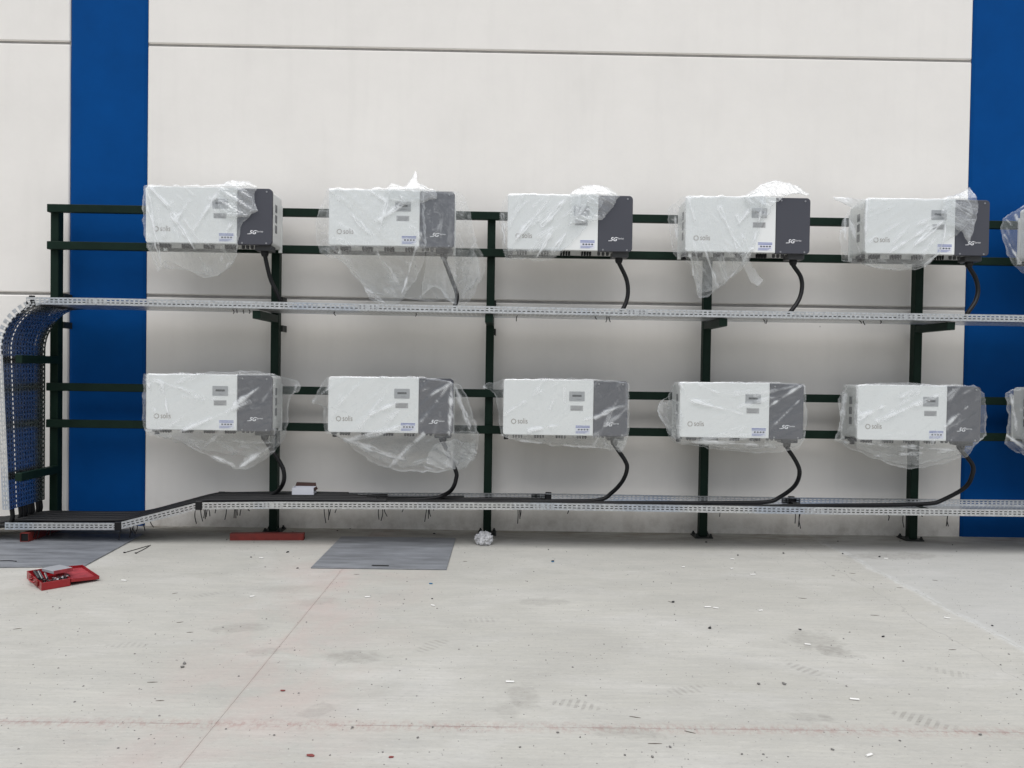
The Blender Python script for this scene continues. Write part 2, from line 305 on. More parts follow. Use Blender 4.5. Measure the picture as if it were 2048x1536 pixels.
# ------------------------------------------------------------------ mesh helpers
class MB:
    def __init__(s): s.v, s.f, s.sm = [], [], []
    def add(s, vs, fs, smooth=False):
        o = len(s.v); s.v += [tuple(q) for q in vs]; s.f += [tuple(i+o for i in f) for f in fs]; s.sm += [smooth]*len(fs); return s
    def box(s, x0, x1, y0, y1, z0, z1, b=0.0, M=None):
        if b <= 0:
            vs = [(x, y, z) for z in (z0, z1) for y in (y0, y1) for x in (x0, x1)]
            fs = [(0, 2, 3, 1), (4, 5, 7, 6), (0, 1, 5, 4), (2, 6, 7, 3), (0, 4, 6, 2), (1, 3, 7, 5)]
        else:
            vs, idx = [], {}
            lo, hi = (x0, y0, z0), (x1, y1, z1)
            for c in range(8):
                k = [(c >> i) & 1 for i in range(3)]
                for ax in range(3):
                    q = []
                    for i in range(3):
                        e = hi[i] if k[i] else lo[i]
                        q.append(e if i == ax else e + (-b if k[i] else b))
                    idx[(c, ax)] = len(vs); vs.append(q)
            fs = []
            for ax in range(3):
                u, w = (ax+1) % 3, (ax+2) % 3
                for sd in (0, 1):
                    cs = [(sd << ax) | (a << u) | (d << w) for a, d in ((0, 0), (1, 0), (1, 1), (0, 1))]
                    q = [idx[(c, ax)] for c in cs]; fs.append(tuple(q if sd else q[::-1]))
                for a in (0, 1):
                    for d in (0, 1):
                        c0 = (a << u) | (d << w); c1 = c0 | (1 << ax)
                        q = [idx[(c0, u)], idx[(c1, u)], idx[(c1, w)], idx[(c0, w)]]
                        fs.append(tuple(q if (a ^ d) == 0 else q[::-1]))
            for c in range(8):
                q = [idx[(c, i)] for i in range(3)]
                odd = (bin(c).count('1') % 2)
                fs.append(tuple(q if odd else q[::-1]))
        if M is not None: vs = [M @ Vector(q) for q in vs]
        return s.add(vs, fs)
    def quad(s, a, b, c, d): return s.add([a, b, c, d], [(0, 1, 2, 3)])
    def tube(s, pts, r, n=10, caps=True, smooth=True):
        pts = [Vector(p) for p in pts]; vs, fs = [], []
        rr = r if isinstance(r, (list, tuple)) else [r]*len(pts)
        t0 = (pts[1]-pts[0]).normalized()
        ref = Vector((0, 0, 1)) if abs(t0.z) < 0.9 else Vector((1, 0, 0))
        nx = t0.cross(ref).normalized()
        for i, p in enumerate(pts):
            t = (pts[min(i+1, len(pts)-1)]-pts[max(i-1, 0)]).normalized()
            nx = (nx - t*nx.dot(t)).normalized(); ny = t.cross(nx)
            for k in range(n):
                a = 2*math.pi*k/n
                vs.append(p + (nx*math.cos(a)+ny*math.sin(a))*rr[i])
        for i in range(len(pts)-1):
            for k in range(n):
                a, b2 = i*n+k, i*n+(k+1) % n
                fs.append((a, b2, b2+n, a+n))
        s.add(vs, fs, smooth)
        if caps:
            s.add(vs[:n], [tuple(range(n))[::-1]]); s.add(vs[-n:], [tuple(range(n))])
        return s
    def rprism(s, x0, x1, z0, z1, yf, yb, radii, bev=0.006, seg=6):
        """rounded rectangle in the xz plane, front face at yf, pulled back to yb; radii = bl, br, tr, tl"""
        def ring(ins, y):
            o = []
            for (cx, cz, r, a0) in ((x0, z0, radii[0], 180), (x1, z0, radii[1], 270), (x1, z1, radii[2], 0), (x0, z1, radii[3], 90)):
                sx = 1 if cx == x0 else -1; sz = 1 if cz == z0 else -1
                r2 = max(r, ins+1e-4); mx, mz = cx+sx*r2, cz+sz*r2
                for k in range(seg+1):
                    a = math.radians(a0+90*k/seg)
                    o.append((mx+(r2-ins)*math.cos(a), y, mz+(r2-ins)*math.sin(a)))
            return o
        sg = 1 if yb > yf else -1
        R = [ring(bev, yf), ring(bev*0.3, yf+sg*bev*0.3), ring(0, yf+sg*bev), ring(0, yb)]
        n = len(R[0]); vs = sum(R, []); fs = [tuple(range(n))]
        for i in range(3):
            for k in range(n):
                a, b2 = i*n+k, i*n+(k+1) % n
                fs.append((a, a+n, b2+n, b2))
        fs.append(tuple(range(3*n, 4*n))[::-1])
        return s.add(vs, fs)
    def mesh(s, name, m):
        me = bpy.data.meshes.new(name); me.from_pydata(s.v, [], s.f)
        if any(s.sm): me.polygons.foreach_set('use_smooth', s.sm)
        if m: me.materials.append(m)
        me.update(); return me
    def build(s, name, m, parent=None, loc=None):
        o = bpy.data.objects.new(name, s.mesh(name, m)); COL.objects.link(o)
        if loc: o.location = loc
        o.parent = parent
        return o
def tag(o, label=None, cat=None, group=None, kind=None):
    for k, v in (('label', label), ('category', cat), ('group', group), ('kind', kind)):
        if v: o[k] = v
    return o
def empty(name, loc=(0, 0, 0), **kw):
    o = bpy.data.objects.new(name, None); o.empty_display_size = 0.1; COL.objects.link(o); o.location = loc
    return tag(o, **kw)
def copy_tree(o, parent=None):
    c = o.copy(); COL.objects.link(c); c.parent = parent
    for ch in list(o.children): copy_tree(ch, c)
    return c
def spline(pts, n=8):
    p = [Vector(q) for q in pts]; p = [2*p[0]-p[1]] + p + [2*p[-1]-p[-2]]; o = []
    for i in range(1, len(p)-2):
        for k in range(n):
            t = k/n
            o.append(0.5*((2*p[i])+(-p[i-1]+p[i+1])*t+(2*p[i-1]-5*p[i]+4*p[i+1]-p[i+2])*t*t+(-p[i-1]+3*p[i]-3*p[i+1]+p[i+2])*t**3))
    o.append(p[-2]); return o
def text_mesh(body, size, shear=0.0, bold=0.0, material=None):
    c = bpy.data.curves.new('lettering', 'FONT'); c.body = body; c.size = size; c.shear = shear; c.offset = bold; c.resolution_u = 3
    o = bpy.data.objects.new('lettering', c); COL.objects.link(o)
    dg = bpy.context.evaluated_depsgraph_get(); me = bpy.data.meshes.new_from_object(o.evaluated_get(dg))
    bpy.data.objects.remove(o); bpy.data.curves.remove(c)
    me.materials.clear(); me.materials.append(material); return me
def text_obj(name, body, size, x, y, z, material, parent, width=None, **kw):
    me = text_mesh(body, size, material=material, **kw)
    xs = [v.co.x for v in me.vertices]; sx = (width/(max(xs)-min(xs))) if width else 1
    for v in me.vertices: v.co = Vector((x+(v.co.x-min(xs))*sx, y, z+v.co.y))
    o = bpy.data.objects.new(name, me); COL.objects.link(o); o.parent = parent
    return o
rnd = random.Random(7)

# ------------------------------------------------------------------ ground: slabs with saw-cut joints
ground = MB().add([(-120, -160, -0.014), (120, -160, -0.014), (120, 40, -0.014), (-120, 40, -0.014)], [(0, 1, 2, 3)]).build('ground', M_CONC)
tag(ground, kind='structure')
GX = [-13.6, -9.47, -5.33, -1.2, 2.93, 7.06, 11.2, 15.3]
GY = [0.25, -3.88, -8.0, -12.2, -16.4]
for i in range(len(GX)-1):
    for j in range(len(GY)-1):
        MB().box(GX[i]+.0005, GX[i+1]-.0005, GY[j+1]+.0005, GY[j]-.0005, -0.0135, 0.0, b=0.0009).build('slab', M_CONC, ground)

# ------------------------------------------------------------------ wall of precast panels between blue columns
wall = empty('warehouse_wall', (0, 0, 0), label='pale precast concrete warehouse wall with recessed joints and two blue columns', cat='wall')
MB().box(-14, 14, 0.022, 0.3, -0.3, 9.4).build('joint_backing', M_JOINT, wall)
for (x0, x1) in ((-12.55, -4.103), (-3.378, 4.370), (5.098, 13.5)):
    for (z0, z1) in ((-0.01, 2.158), (2.184, 4.500), (4.526, 6.88), (6.905, 9.2)):
        MB().box(x0, x1, 0.0, 0.20, z0, z1, b=0.009).build('wall_panel', M_WHITE_WALL, wall)
for (x0, x1) in ((-4.097, -3.384), (4.377, 5.091), (-13.3, -12.56), (13.51, 14.2)):
    c, m = 0.024, MB(); k = 6; vs = []; H_ = [-.01+9.21*q/60 for q in range(61)]
    for z in H_:
        j0, j1 = rnd.uniform(-.002, .002), rnd.uniform(-.002, .002)
        vs += [(x, y, z) for x, y in ((x0, 0.10), (x0+j0*.5, 0.012), (x0+c+j0, -0.004), (x1-c+j1, -0.004), (x1+j1*.5, 0.012), (x1, 0.10))]
    fs = [(q*k+i, q*k+i+1, (q+1)*k+i+1, (q+1)*k+i) for q in range(60) for i in range(k-1)]
    m.add(vs, fs+[tuple(range(k))[::-1], tuple(range(60*k, 61*k))]).build('column', M_BLUE, wall)

# ------------------------------------------------------------------ steel rack
rack = empty('mounting_rack', (0, -0.2, 0), label='dark green steel rack of posts and rails standing along the wall', cat='rack')
POSTS = [-4.117, -2.11, -0.14, 1.86, 3.815, 5.80]
RAILS = [(2.888, 2.960), (2.553, 2.625), (1.271, 1.344), (0.938, 1.011)]
def rp(name, mb, m=M_GREEN): return mb.build(name, m, rack, (0, 0.2, 0))
for i, x in enumerate(POSTS):
    po = rp('post', MB().box(x-.0365, x+.0365, -0.2, -0.12, 0.012, 2.968, b=0.004))
    MB().box(x-.085, x+.085, -0.232, -0.06, 0.0, 0.0115, b=0.002).build('base_plate', M_PLATE, po)
    for sx in (-.064, .064):
        for sy in (-.214, -.085):
            MB().tube([(x+sx, sy, .0116), (x+sx, sy, .040)], .009, 6, smooth=False).tube([(x+sx, sy, .0117), (x+sx, sy, .026)], .016, 6, smooth=False).build('anchor_bolt', M_PLATE, po)
    for z in (2.135, 1.875):
        MB().box(x+.0366, x+.052, -0.128, -0.122, z-.03, z+.03).box(x+.046, x+.052, -0.1219, 0.0, z-.03, z+.03).build('wall_bracket', M_PLATE, po)
    if i:
        for z1 in (1.993, 0.332 if x < -1 else 0.335):
            MB().box(x-.034, x+.034, -0.70 if z1 > 1 else -0.66, -0.2005, z1-(.068 if z1 > 1 else .016), z1, b=0.003).build('tray_arm', M_GREEN, po)
    else:
        for z1 in (1.585, 0.585):
            MB().box(x-.012, x+.046, -0.715, -0.2005, z1-.068, z1, b=0.003).build('tray_arm', M_GREEN, po)
for (z0, z1) in RAILS:
    rp('rail', MB().box(-4.157, 6.3, -0.25, -0.2005, z0, z1, b=0.004))

# ------------------------------------------------------------------ perforated cable trays
def perf(mb, fn, s0, s1, vmax, rows, pitch=0.0395, slot=0.023, sh=0.0075, phase=0.0):
    """sheet over (s, v) with a row of slots at each v of rows; fn maps (s, v) to a point"""
    n = max(1, round((s1-s0)/pitch)); pitch = (s1-s0)/n
    vb = [0.0]
    for r in rows: vb += [r-sh/2, r+sh/2]
    vb.append(vmax)
    a = (pitch-slot)/2
    for i in range(n):
        p = s0+i*pitch
        for k in range(len(vb)-1):
            if vb[k+1]-vb[k] < 1e-5: continue
            segs = ((p, p+a), (p+a+slot, p+pitch)) if k % 2 else ((p, p+pitch),)
            for (q0, q1) in segs:
                mb.quad(fn(q0, vb[k]), fn(q1, vb[k]), fn(q1, vb[k+1]), fn(q0, vb[k+1]))
    return mb
YF, YB, RH = -0.72, -0.215, 0.060
TRAYC = 0.5*(YF+YB)
def tray_piece(tray, A, B, plain=0.0):
    """one length of tray whose floor runs from A to B = (x, z); open side up"""
    (xa, za), (xb, zb) = A, B
    L = math.hypot(xb-xa, zb-za); tx, tz = (xb-xa)/L, (zb-za)/L; nx, nz = -tz, tx
    def pos(s, y, h): return (xa+tx*s+nx*h, y, za+tz*s+nz*h)
    off = (-TRAY0[0], -TRAY0[1], -TRAY0[2])
    for nm, y, inn in (('side_rail', YF, 1), ('side_rail', YB, -1)):
        m = MB(); perf(m, lambda s, v: pos(s, y, v), 0.004, L-0.004, RH, (0.021, 0.041))
        m.quad(pos(0, y, RH), pos(L, y, RH), pos(L, y+inn*.012, RH), pos(0, y+inn*.012, RH))
        m.quad(pos(0, y+inn*.012, RH), pos(L, y+inn*.012, RH), pos(L, y+inn*.012, RH-.007), pos(0, y+inn*.012, RH-.007))
        m.build(nm, M_GALV, tray, off)
    m = MB(); W_ = YB-YF
    perf(m, lambda s, v: pos(s, YF+v, 0.0), 0.0, L, W_, [0.03+k*(W_-.06)/9 for k in range(10)], sh=0.009, slot=0.026)
    m.build('tray_floor', M_GALV, tray, off)
    return pos
def splice(tray, x, z, y, out):
    off = (-TRAY0[0], -TRAY0[1], -TRAY0[2])
    pl = MB().box(x-.085, x+.085, y+out*.0012-.0012, y+out*.0012+.0012, z+.003, z+.0572).build('splice_plate', M_GALV, tray, off)
    m = MB()
    for dx in (-.068, -.034, .02, .055):
        for dz in (.021, .041):
            m.tube([(x+dx, y+out*.0028, z+dz), (x+dx, y+out*.0065, z+dz)], .0075, 8, smooth=False)
    tag(m.build('bolt_heads', M_SCREW, pl), kind='stuff')
TRAY0 = (0, TRAYC, 2.0)
utray = empty('cable_tray', TRAY0, label='long perforated galvanised cable tray running level between the two inverter rows', cat='cable tray')
UP = [(-4.04, 2.014), (-3.45, 2.016), (-1.16, 2.004), (1.12, 1.998), (3.42, 2.000), (6.2, 2.0)]
for a, b in zip(UP[:-1], UP[1:]): tray_piece(utray, a, b)
for x, z in UP[1:-1]:
    splice(utray, x, z, YF, -1); splice(utray, x, z, YB, 1)
MB().tube([(-4.0, YF+.02, 2.074), (-4.0, YF+.02, 2.088)], .022, 12, smooth=False).build('rubber_stop', M_BLACK, utray, (0, -TRAYC, -2.0))

TRAY0 = (-4.2, TRAYC, 0.28)
vtray = empty('cable_tray', TRAY0, label='perforated tray bending down and hanging beside the first rack post', cat='cable tray')
_off = (-TRAY0[0], -TRAY0[1], -TRAY0[2])
BC, BR = (-3.855, 1.638), 0.378
def bend(s, y, h):
    t = (y-YF)/(YB-YF)
    if s < BR*math.pi/2:
        a = math.pi/2 + s/BR; r = BR+h
        q = [BC[0]+r*math.cos(a), y, BC[1]+r*math.sin(a)]
    else:
        d = s-BR*math.pi/2; w = d/1.36
        q = [BC[0]-BR-h + (0.066*w*(1-t)+0.0*t), y, BC[1]-d]
    q[0] += 0.05*t*min(1, s/0.4)
    return tuple(q)
LB = BR*math.pi/2
LV = LB+1.362
m = MB(); W_ = YB-YF
perf(m, lambda s, v: bend(s, YF+v, 0.0), 0.05, LV, W_, [0.025+k*(W_-.05)/13 for k in range(14)], pitch=0.040, slot=0.021, sh=0.0100)
m.build('tray_floor', M_GALV_FLAT, vtray, _off)
for y, inn in ((YF, 1), (YB, -1)):
    m = MB(); perf(m, lambda s, v: bend(s, y, v), LB+0.02, LV, RH, (0.021, 0.041))
    m.quad(bend(LB+.02, y, RH), bend(LV, y, RH), bend(LV, y+inn*.012, RH), bend(LB+.02, y+inn*.012, RH))
    m.build('side_rail', M_GALV, vtray, _off)
    s = 0.10
    while s < LB+0.01:
        mt = MB(); perf(mt, lambda q, v: bend(q, y, v), s, s+.032, RH, (0.022,), pitch=.032, slot=.018, sh=.009)
        mt.build('bend_tab', M_GALV, vtray, _off); s += 0.052
    MB().add([bend(LB*k/20+.05, y, h) for k in range(21) for h in (0, .010)], [(2*k, 2*k+2, 2*k+3, 2*k+1) for k in range(20)]).build('bend_flange', M_GALV, vtray, _off)

TRAY0 = (0, TRAYC, 0.3)
ltray = empty('cable_tray', TRAY0, label='perforated galvanised cable tray running low along the wall with a ramp at one end', cat='cable tray')
LP = [(-4.21, 0.106), (-3.255, 0.116), (-2.575, 0.300), (-1.95, 0.314), (0.35, 0.336), (2.66, 0.330), (6.2, 0.338)]
for a, b in zip(LP[:-1], LP[1:]): tray_piece(ltray, a, b)
for x, z in LP[3:-1]:
    splice(ltray, x, z, YF, -1); splice(ltray, x, z, YB, 1)
_off = (0, -TRAYC, -0.3)
for x, z, y, o in ((-3.255, .116, YF, -1), (-2.575, .300, YF, -1), (-3.255, .116, YB, -1), (-2.575, .300, YB, -1), (0.42, .336, YB, -1), (2.665, .330, YB, -1)):
    MB().box(x-.028, x+.028, y-.008, y+.02, z-.004, z+.069, b=.004).build('joint_clamp', M_BLACK, ltray, _off)
tag(MB().box(2.64, 2.70, -0.46, -0.226, 0.352, 0.3565).build('strap', M_BLACK, ltray, _off))
def floor_z(x):
    for (xa, za), (xb, zb) in zip(LP[:-1], LP[1:]):
        if x <= xb: return za+(zb-za)*(x-xa)/(xb-xa)
    return LP[-1][1]
def ufloor_z(x):
    for (xa, za), (xb, zb) in zip(UP[:-1], UP[1:]):
        if x <= xb: return za+(zb-za)*(x-xa)/(xb-xa)
    return UP[-1][1]

# ------------------------------------------------------------------ inverters
IW, IH, IY = 1.08, 0.482, -0.35
lx = lambda u: -.54+(u-65)*.000584
lz = lambda v: (888-v)*.000595
def make_inverter():
    r = empty('solar_inverter', (0, -0.25, 0))
    MB().rprism(-.526, .526, .004, IH-.006, IY+.032, -.030, (.03, .03, .03, .03), .004).build('housing', M_INV_BODY, r)
    xb = lx(1405)
    MB().rprism(-.54, xb-.0015, 0, IH, IY, IY+.0318, (.022, .003, .003, .026), .006).build('front_cover', M_INV_WHITE, r)
    wc = MB().rprism(xb+.0015, .54, -.004, IH-.004, IY+.001, IY+.0316, (.004, .030, .034, .004), .005).build('wiring_cover', M_INV_GREY, r)
    for u, v in ((1480, 128), (1835, 132), (1480, 872), (1835, 872)):
        MB().tube([(lx(u), IY+.0008, lz(v)), (lx(u), IY-.0022, lz(v))], .008, 8, smooth=False).build('screw', M_SCREW, wc)
    d = MB().rprism(lx(1040), lx(1270), lz(385), lz(243), IY-.0022, IY+.003, (.006,)*4, .001, 3).build('display', M_DISP, r)
    MB().box(lx(1087), lx(1223), IY-.0032, IY-.0023, lz(321), lz(292)).build('screen', M_SCREEN, d)
    MB().box(lx(1140), lx(1215), IY-.0030, IY-.0023, lz(362), lz(357)).build('key_marks', M_INK_GREY, d)
    p = MB().box(lx(1060), lx(1248), IY-.0012, IY+.002, lz(525), lz(448)).build('rating_label', M_PLATE_LBL, r)
    m = MB()
    for k, v in enumerate((465, 482, 499, 512)): m.box(lx(1068+(12 if k == 1 else 0)), lx(1238-k*9), IY-.0018, IY-.0013, lz(v+6), lz(v))
    tag(m.build('label_print', M_INK_GREY, p), kind='stuff')
    q = MB().box(lx(1140), lx(1357), IY-.0012, IY+.002, lz(858), lz(738)).build('warning_sticker', M_STICK, r)
    m = MB(); m.box(lx(1143), lx(1354), IY-.0018, IY-.0013, lz(752), lz(741)); m.box(lx(1143), lx(1354), IY-.0018, IY-.0013, lz(771), lz(760))
    for v in (822, 834, 846): m.box(lx(1148), lx(1335-(v-822)*2), IY-.0018, IY-.0013, lz(v+5), lz(v))
    tag(m.build('sticker_print', M_INK_BLUE, q), kind='stuff')
    m = MB()
    for u in (1190, 1233, 1276, 1319): m.box(lx(u-13), lx(u+13), IY-.0019, IY-.0013, lz(808), lz(787))
    tag(m.build('sticker_icons', M_INK_BLACK, q), kind='stuff')
    # toothed ring and lettering of the maker's mark
    m = MB(); cx, cz = lx(222), lz(692); R0, R1, R2 = .0158, .0192, .0245
    for k in range(48):
        a, b = 2*math.pi*k/48, 2*math.pi*(k+1)/48
        m.quad((cx+R0*math.cos(a), IY-.0008, cz+R0*math.sin(a)), (cx+R0*math.cos(b), IY-.0008, cz+R0*math.sin(b)), (cx+R1*math.cos(b), IY-.0008, cz+R1*math.sin(b)), (cx+R1*math.cos(a), IY-.0008, cz+R1*math.sin(a)))
    for k in range(12):
        a = 2*math.pi*k/12; w = .11
        P2 = [(R1*.98, a-w*1.3), (R2, a-w*.7), (R2, a+w*.7), (R1*.98, a+w*1.3)]
        m.quad(*[(cx+rr*math.cos(t), IY-.0008, cz+rr*math.sin(t)) for rr, t in P2])
    lg = m.build('logo', M_LOGO, r)
    text_obj('logo_lettering', 'solis', .068, lx(283), IY-.0008, lz(722), M_LOGO, lg, width=.085)
    se = text_obj('series_lettering', '5G', .046, lx(1583), IY-.0006, lz(742), M_INK_WHITE, wc, width=.066, shear=.35, bold=.0012)
    MB().add([(lx(1555), IY-.0006, lz(745)), (lx(1600), IY-.0006, lz(745)), (lx(1606), IY-.0006, lz(736)), (lx(1560), IY-.0006, lz(736))], [(0, 1, 2, 3)]).build('series_streak', M_INK_WHITE, wc)
    text_obj('series_lettering', 'Series', .0215, lx(1697), IY-.0006, lz(716), M_INK_WHITE, wc, width=.052, shear=.1)
    # underside: plug groups, small glands, main gland box, switch
    for u0 in (205, 530, 855, 1170):
        m = MB(); 
        for k in range(4):
            x = lx(u0+20+k*40)
            for yy in (-.27, -.235):
                m.tube([(x, yy, .004), (x, yy, -.018), (x, yy, -.032)], [.0085, .0085, .006], 8, smooth=False)
        tag(m.build('plug_group', M_BLACK, r), kind='stuff')
    for u in (1440, 1505, 1570):
        MB().tube([(lx(u), -.25, .004), (lx(u), -.25, -.012), (lx(u), -.25, -.026)], [.014, .014, .010], 10, smooth=False).build('small_gland', M_GREYPL, r)
    g = MB().box(lx(1632), lx(1880), -.29, -.17, -.044, .0035, b=.006).build('gland_box', M_GREYPL, r)
    MB().tube([(lx(1750), -.23, -.0442), (lx(1750), -.23, -.062), (lx(1752), -.23, -.085)], [.034, .034, .026], 14, smooth=False).build('cable_gland', M_BLACK, g)
    s = MB().box(lx(75), lx(150), -.25, -.16, -.026, .0035, b=.004).build('isolator_switch', M_GREYPL, r)
    MB().tube([(lx(112), -.20, -.0262), (lx(112), -.20, -.052)], .02, 10, smooth=False).build('switch_knob', M_BLACK, s)
    for sx in (-1, 1):
        for z in (.125, .215, .305):
            MB().box(min(sx*.5255, sx*.5285), max(sx*.5255, sx*.5285), -.215, -.165, z, z+.066).build('vent', M_VENT, r)
    MB().box(-.50, .50, -.0298, -.0005, .05, .42).box(-.53, -.5005, -.0298, -.008, -.02, .40).box(.5005, .53, -.0298, -.008, -.02, .40).build('mounting_bracket', M_INV_BODY, r)
    return r
TOPX = [-3.099, -1.532, .006, 1.545, 3.107, 4.66]
BOTX = [-3.084, -1.520, -.007, 1.524, 3.075, 4.645]
TOPZ = [2.570, 2.574, 2.564, 2.572, 2.582, 2.580]
BOTZ = 0.963
L_TOP = ['upper inverter beside the blue column, its grey end bare of plastic', 'upper inverter wholly under a bag with a spike of plastic on top', 'upper inverter above the crumpled white rag, grey end bare',
         'upper inverter with a bare grey cover and a long plastic corner hanging below', 'upper inverter whose grey end overlaps the far blue column', 'upper inverter cut off by the picture edge on the blue column']
L_BOT = ['lower inverter beside the first blue column above the ramp of the tray', 'lower inverter in a bag gathered round its cable, above the grey cover plate', 'lower inverter with an almost flat clear bag, between the second and fourth',
         'lower inverter with a tuft of plastic at its side, fourth along the row', 'lower inverter overlapping the far blue column, its three side vents showing', 'lower inverter cut off by the picture edge on the blue column']
proto = make_inverter(); INV = {}
first = True
for row, xs, labs in (('t', TOPX, L_TOP), ('b', BOTX, L_BOT)):
    for i, x in enumerate(xs):
        o = proto if first else copy_tree(proto); first = False
        z = TOPZ[i] if row == 't' else BOTZ
        o.location = (x+IW/2, -0.25, z); INV[row, i] = (x, z)
        tag(o, labs[i], 'inverter', 'white and grey inverters hung on the rack')

# ------------------------------------------------------------------ cables
CR = 0.0185
def cable(pts, label, group=None, r=CR, n=8):
    c = tag(MB().tube(spline(pts, n), r, 12).build('power_cable', M_CABLE), label, 'cable', group)
    return c
GYc = -0.25-0.23
def gland(row, i):
    x, z = INV[row, i]; return Vector((x+.54+lx(1752), GYc, z-.08))
TC = [[(540, 555, -.46), (552, 582, -.45), (560, 602, -.44), (560, 614, -.43)], [(903, 558, -.47), (913, 585, -.47), (913, 602, -.48), (905, 620, -.50)], [(1252, 556, -.47), (1256, 580, -.48), (1253, 602, -.49), (1243, 622, -.51)],
      [(1601, 553, -.47), (1604, 575, -.48), (1598, 599, -.50), (1583, 621, -.53)], [(1951, 556, -.47), (1956, 580, -.48), (1951, 602, -.50), (1938, 622, -.53)], None]
WH = ['beside the first blue column', 'under the bag with a plastic spike', 'above the crumpled white rag', 'beside the long hanging plastic corner', 'in front of the far blue column', '']
ULANE = [-.25, -.29, -.37, -.41, -.475]
def upper_run(x0, y0, lane):
    pts = []
    for xx in [v for v in (5, 4, 3, 2, 1.2, .4, -.4, -1.2, -2, -2.7, -3.3, -3.7) if v < x0-.3]:
        t = min(1, (x0-xx)/1.0); pts.append(Vector((xx, y0+(lane-y0)*(t*t*(3-2*t))+rnd.uniform(-.004, .004), ufloor_z(xx)+CR+.003)))
    for k in range(1, 15):
        pts.append(Vector(bend(LV*k/14, lane, CR+.003)))
    q = pts[-1]
    pts += [q+Vector((.004, 0, -.08)), q+Vector((-.03, -.01, -.135)), q+Vector((-.16, -.03, -.155)), q+Vector((-.6, -.04, -.17)), q+Vector((-1.3, -.04, -.18))]
    return pts
for i in range(5):
    g = gland('t', i)
    pts = [g+Vector((-.004, 0, .02)), g+Vector((.002, 0, -.008))] + [at(*q) for q in TC[i]]
    e = pts[-1]; z = ufloor_z(e.x)+CR+.004
    pts += [Vector((e.x-.05, e.y, z+.012)), Vector((e.x-.16, e.y-.01, z))] + upper_run(e.x-.16, e.y, ULANE[i])
    cable(pts, 'black cable of the upper inverter '+WH[i], 'inverter cables')
BC_ = [[(560, 925, -.46), (568, 946, -.46), (566, 967, -.45), (553, 984, -.38)], [(911, 940, -.47), (912, 958, -.47), (905, 977, -.46), (890, 989, -.40)], [(1250, 921, -.48), (1254, 938, -.48), (1245, 962, -.45), (1224, 985, -.40)],
       [(1593, 925, -.48), (1599, 947, -.48), (1589, 972, -.43), (1560, 994, -.36)], [(1944, 928, -.48), (1945, 948, -.48), (1930, 975, -.43), (1885, 1000, -.34)]]
ORD = ['first', 'second', 'third', 'fourth', 'fifth']
LANE = [-.395, -.44, -.484, -.527, -.57]
SPREAD = [.5, .8, 1.6, 2.2, 2.2]
def tray_run(x0, y0, lane, spread=1.1, lift=0.0):
    pts, x = [], x0
    xs = [x0-.35, x0-.8, x0-1.25] if x0-1.3 > -2.5 else [x0-.3]
    xs += [v for v in (3.0, 2.2, 1.4, .6, -.2, -1.0, -1.8, -2.45) if v < x0-1.6] + [-2.575, -2.7, -3.0, -3.2, -3.30, -3.6, -3.95, -4.15, -4.3]
    for k, xx in enumerate(xs):
        t = min(1, (x0-xx)/spread); y = y0+(lane-y0)*(t*t*(3-2*t))
        pts.append(Vector((xx, y+rnd.uniform(-.005, .005), floor_z(max(xx, -4.2))+CR+.003+lift+rnd.uniform(0, .004))))
    pts += [Vector((-4.55, lane-.02, .075+lift)), Vector((-4.9, lane-.05, .045+lift)), Vector((-5.6, lane-.05, .035+lift))]
    return pts
WB = ['above the ramp', 'above the grey cover plate', 'with an almost flat bag', 'fourth along the lower row', 'in front of the far blue column']
for i in range(5):
    g = gland('b', i)
    pts = [g+Vector((-.004, 0, .02)), g+Vector((.002, 0, -.008))] + [at(*q) for q in BC_[i]]
    e = pts[-1]; z = floor_z(e.x)+CR+.004
    lane = LANE[i]
    pts += [Vector((e.x-.12, e.y, z+.015))] + tray_run(e.x-.12, e.y, lane, SPREAD[i], lift=.002)
    cable(pts, 'thick black cable of the lower inverter '+WB[i], 'inverter cables')
for k, y in enumerate((-.692, -.652, -.612)):
    pts = [Vector((6.1, y, floor_z(6.1)+CR+.004))] + tray_run(6.0, y, y)
    tag(MB().tube(spline(pts, 5), CR, 10).build('power_cable', M_CABLE), 'black cable in the low tray, '+ORD[k]+' one behind its front edge', 'cable', 'cables laid along the low tray')
for k, y in enumerate((-.35, -.305, -.262)):
    pts = [Vector((.35-.7*k, y, floor_z(.3)+CR+.006))] + tray_run(.3-.7*k, y, y)
    tag(MB().tube(spline(pts, 5), CR, 10).build('power_cable', M_CABLE), 'black cable in the low tray, '+ORD[2-k]+' one from its back edge', 'cable', 'cables laid along the low tray')
for k, y in enumerate((-.28, -.37, -.46, -.55, -.63)):   # second layer on the ramp and the low end
    pts = [Vector((-1.4+.1*k, y, floor_z(-1.4+.1*k)+CR*3))] + [Vector((x, y+rnd.uniform(-.008, .008), floor_z(x)+CR*3+.004)) for x in (-1.9, -2.4, -2.6, -2.9, -3.2, -3.4, -3.8, -4.15)] + [Vector((-4.6, y-.03, .11)), Vector((-5.6, y-.05, .08))]
    tag(MB().tube(spline(pts, 5), CR, 10).build('power_cable', M_CABLE), 'black cable on top of the others at the ramp, '+ORD[k]+' from the wall', 'cable', 'cables laid along the low tray')
for k, y in enumerate((-.540, -.655)):
    pts = [Vector((6.1, y, ufloor_z(6.1)+CR+.003))] + upper_run(6.0, y, y)
    tag(MB().tube(spline(pts, 5), CR, 10).build('power_cable', M_CABLE), 'black cable along the upper and hanging trays, '+ORD[1-k]+' from the front edge', 'cable', 'cables in the upper and hanging trays')

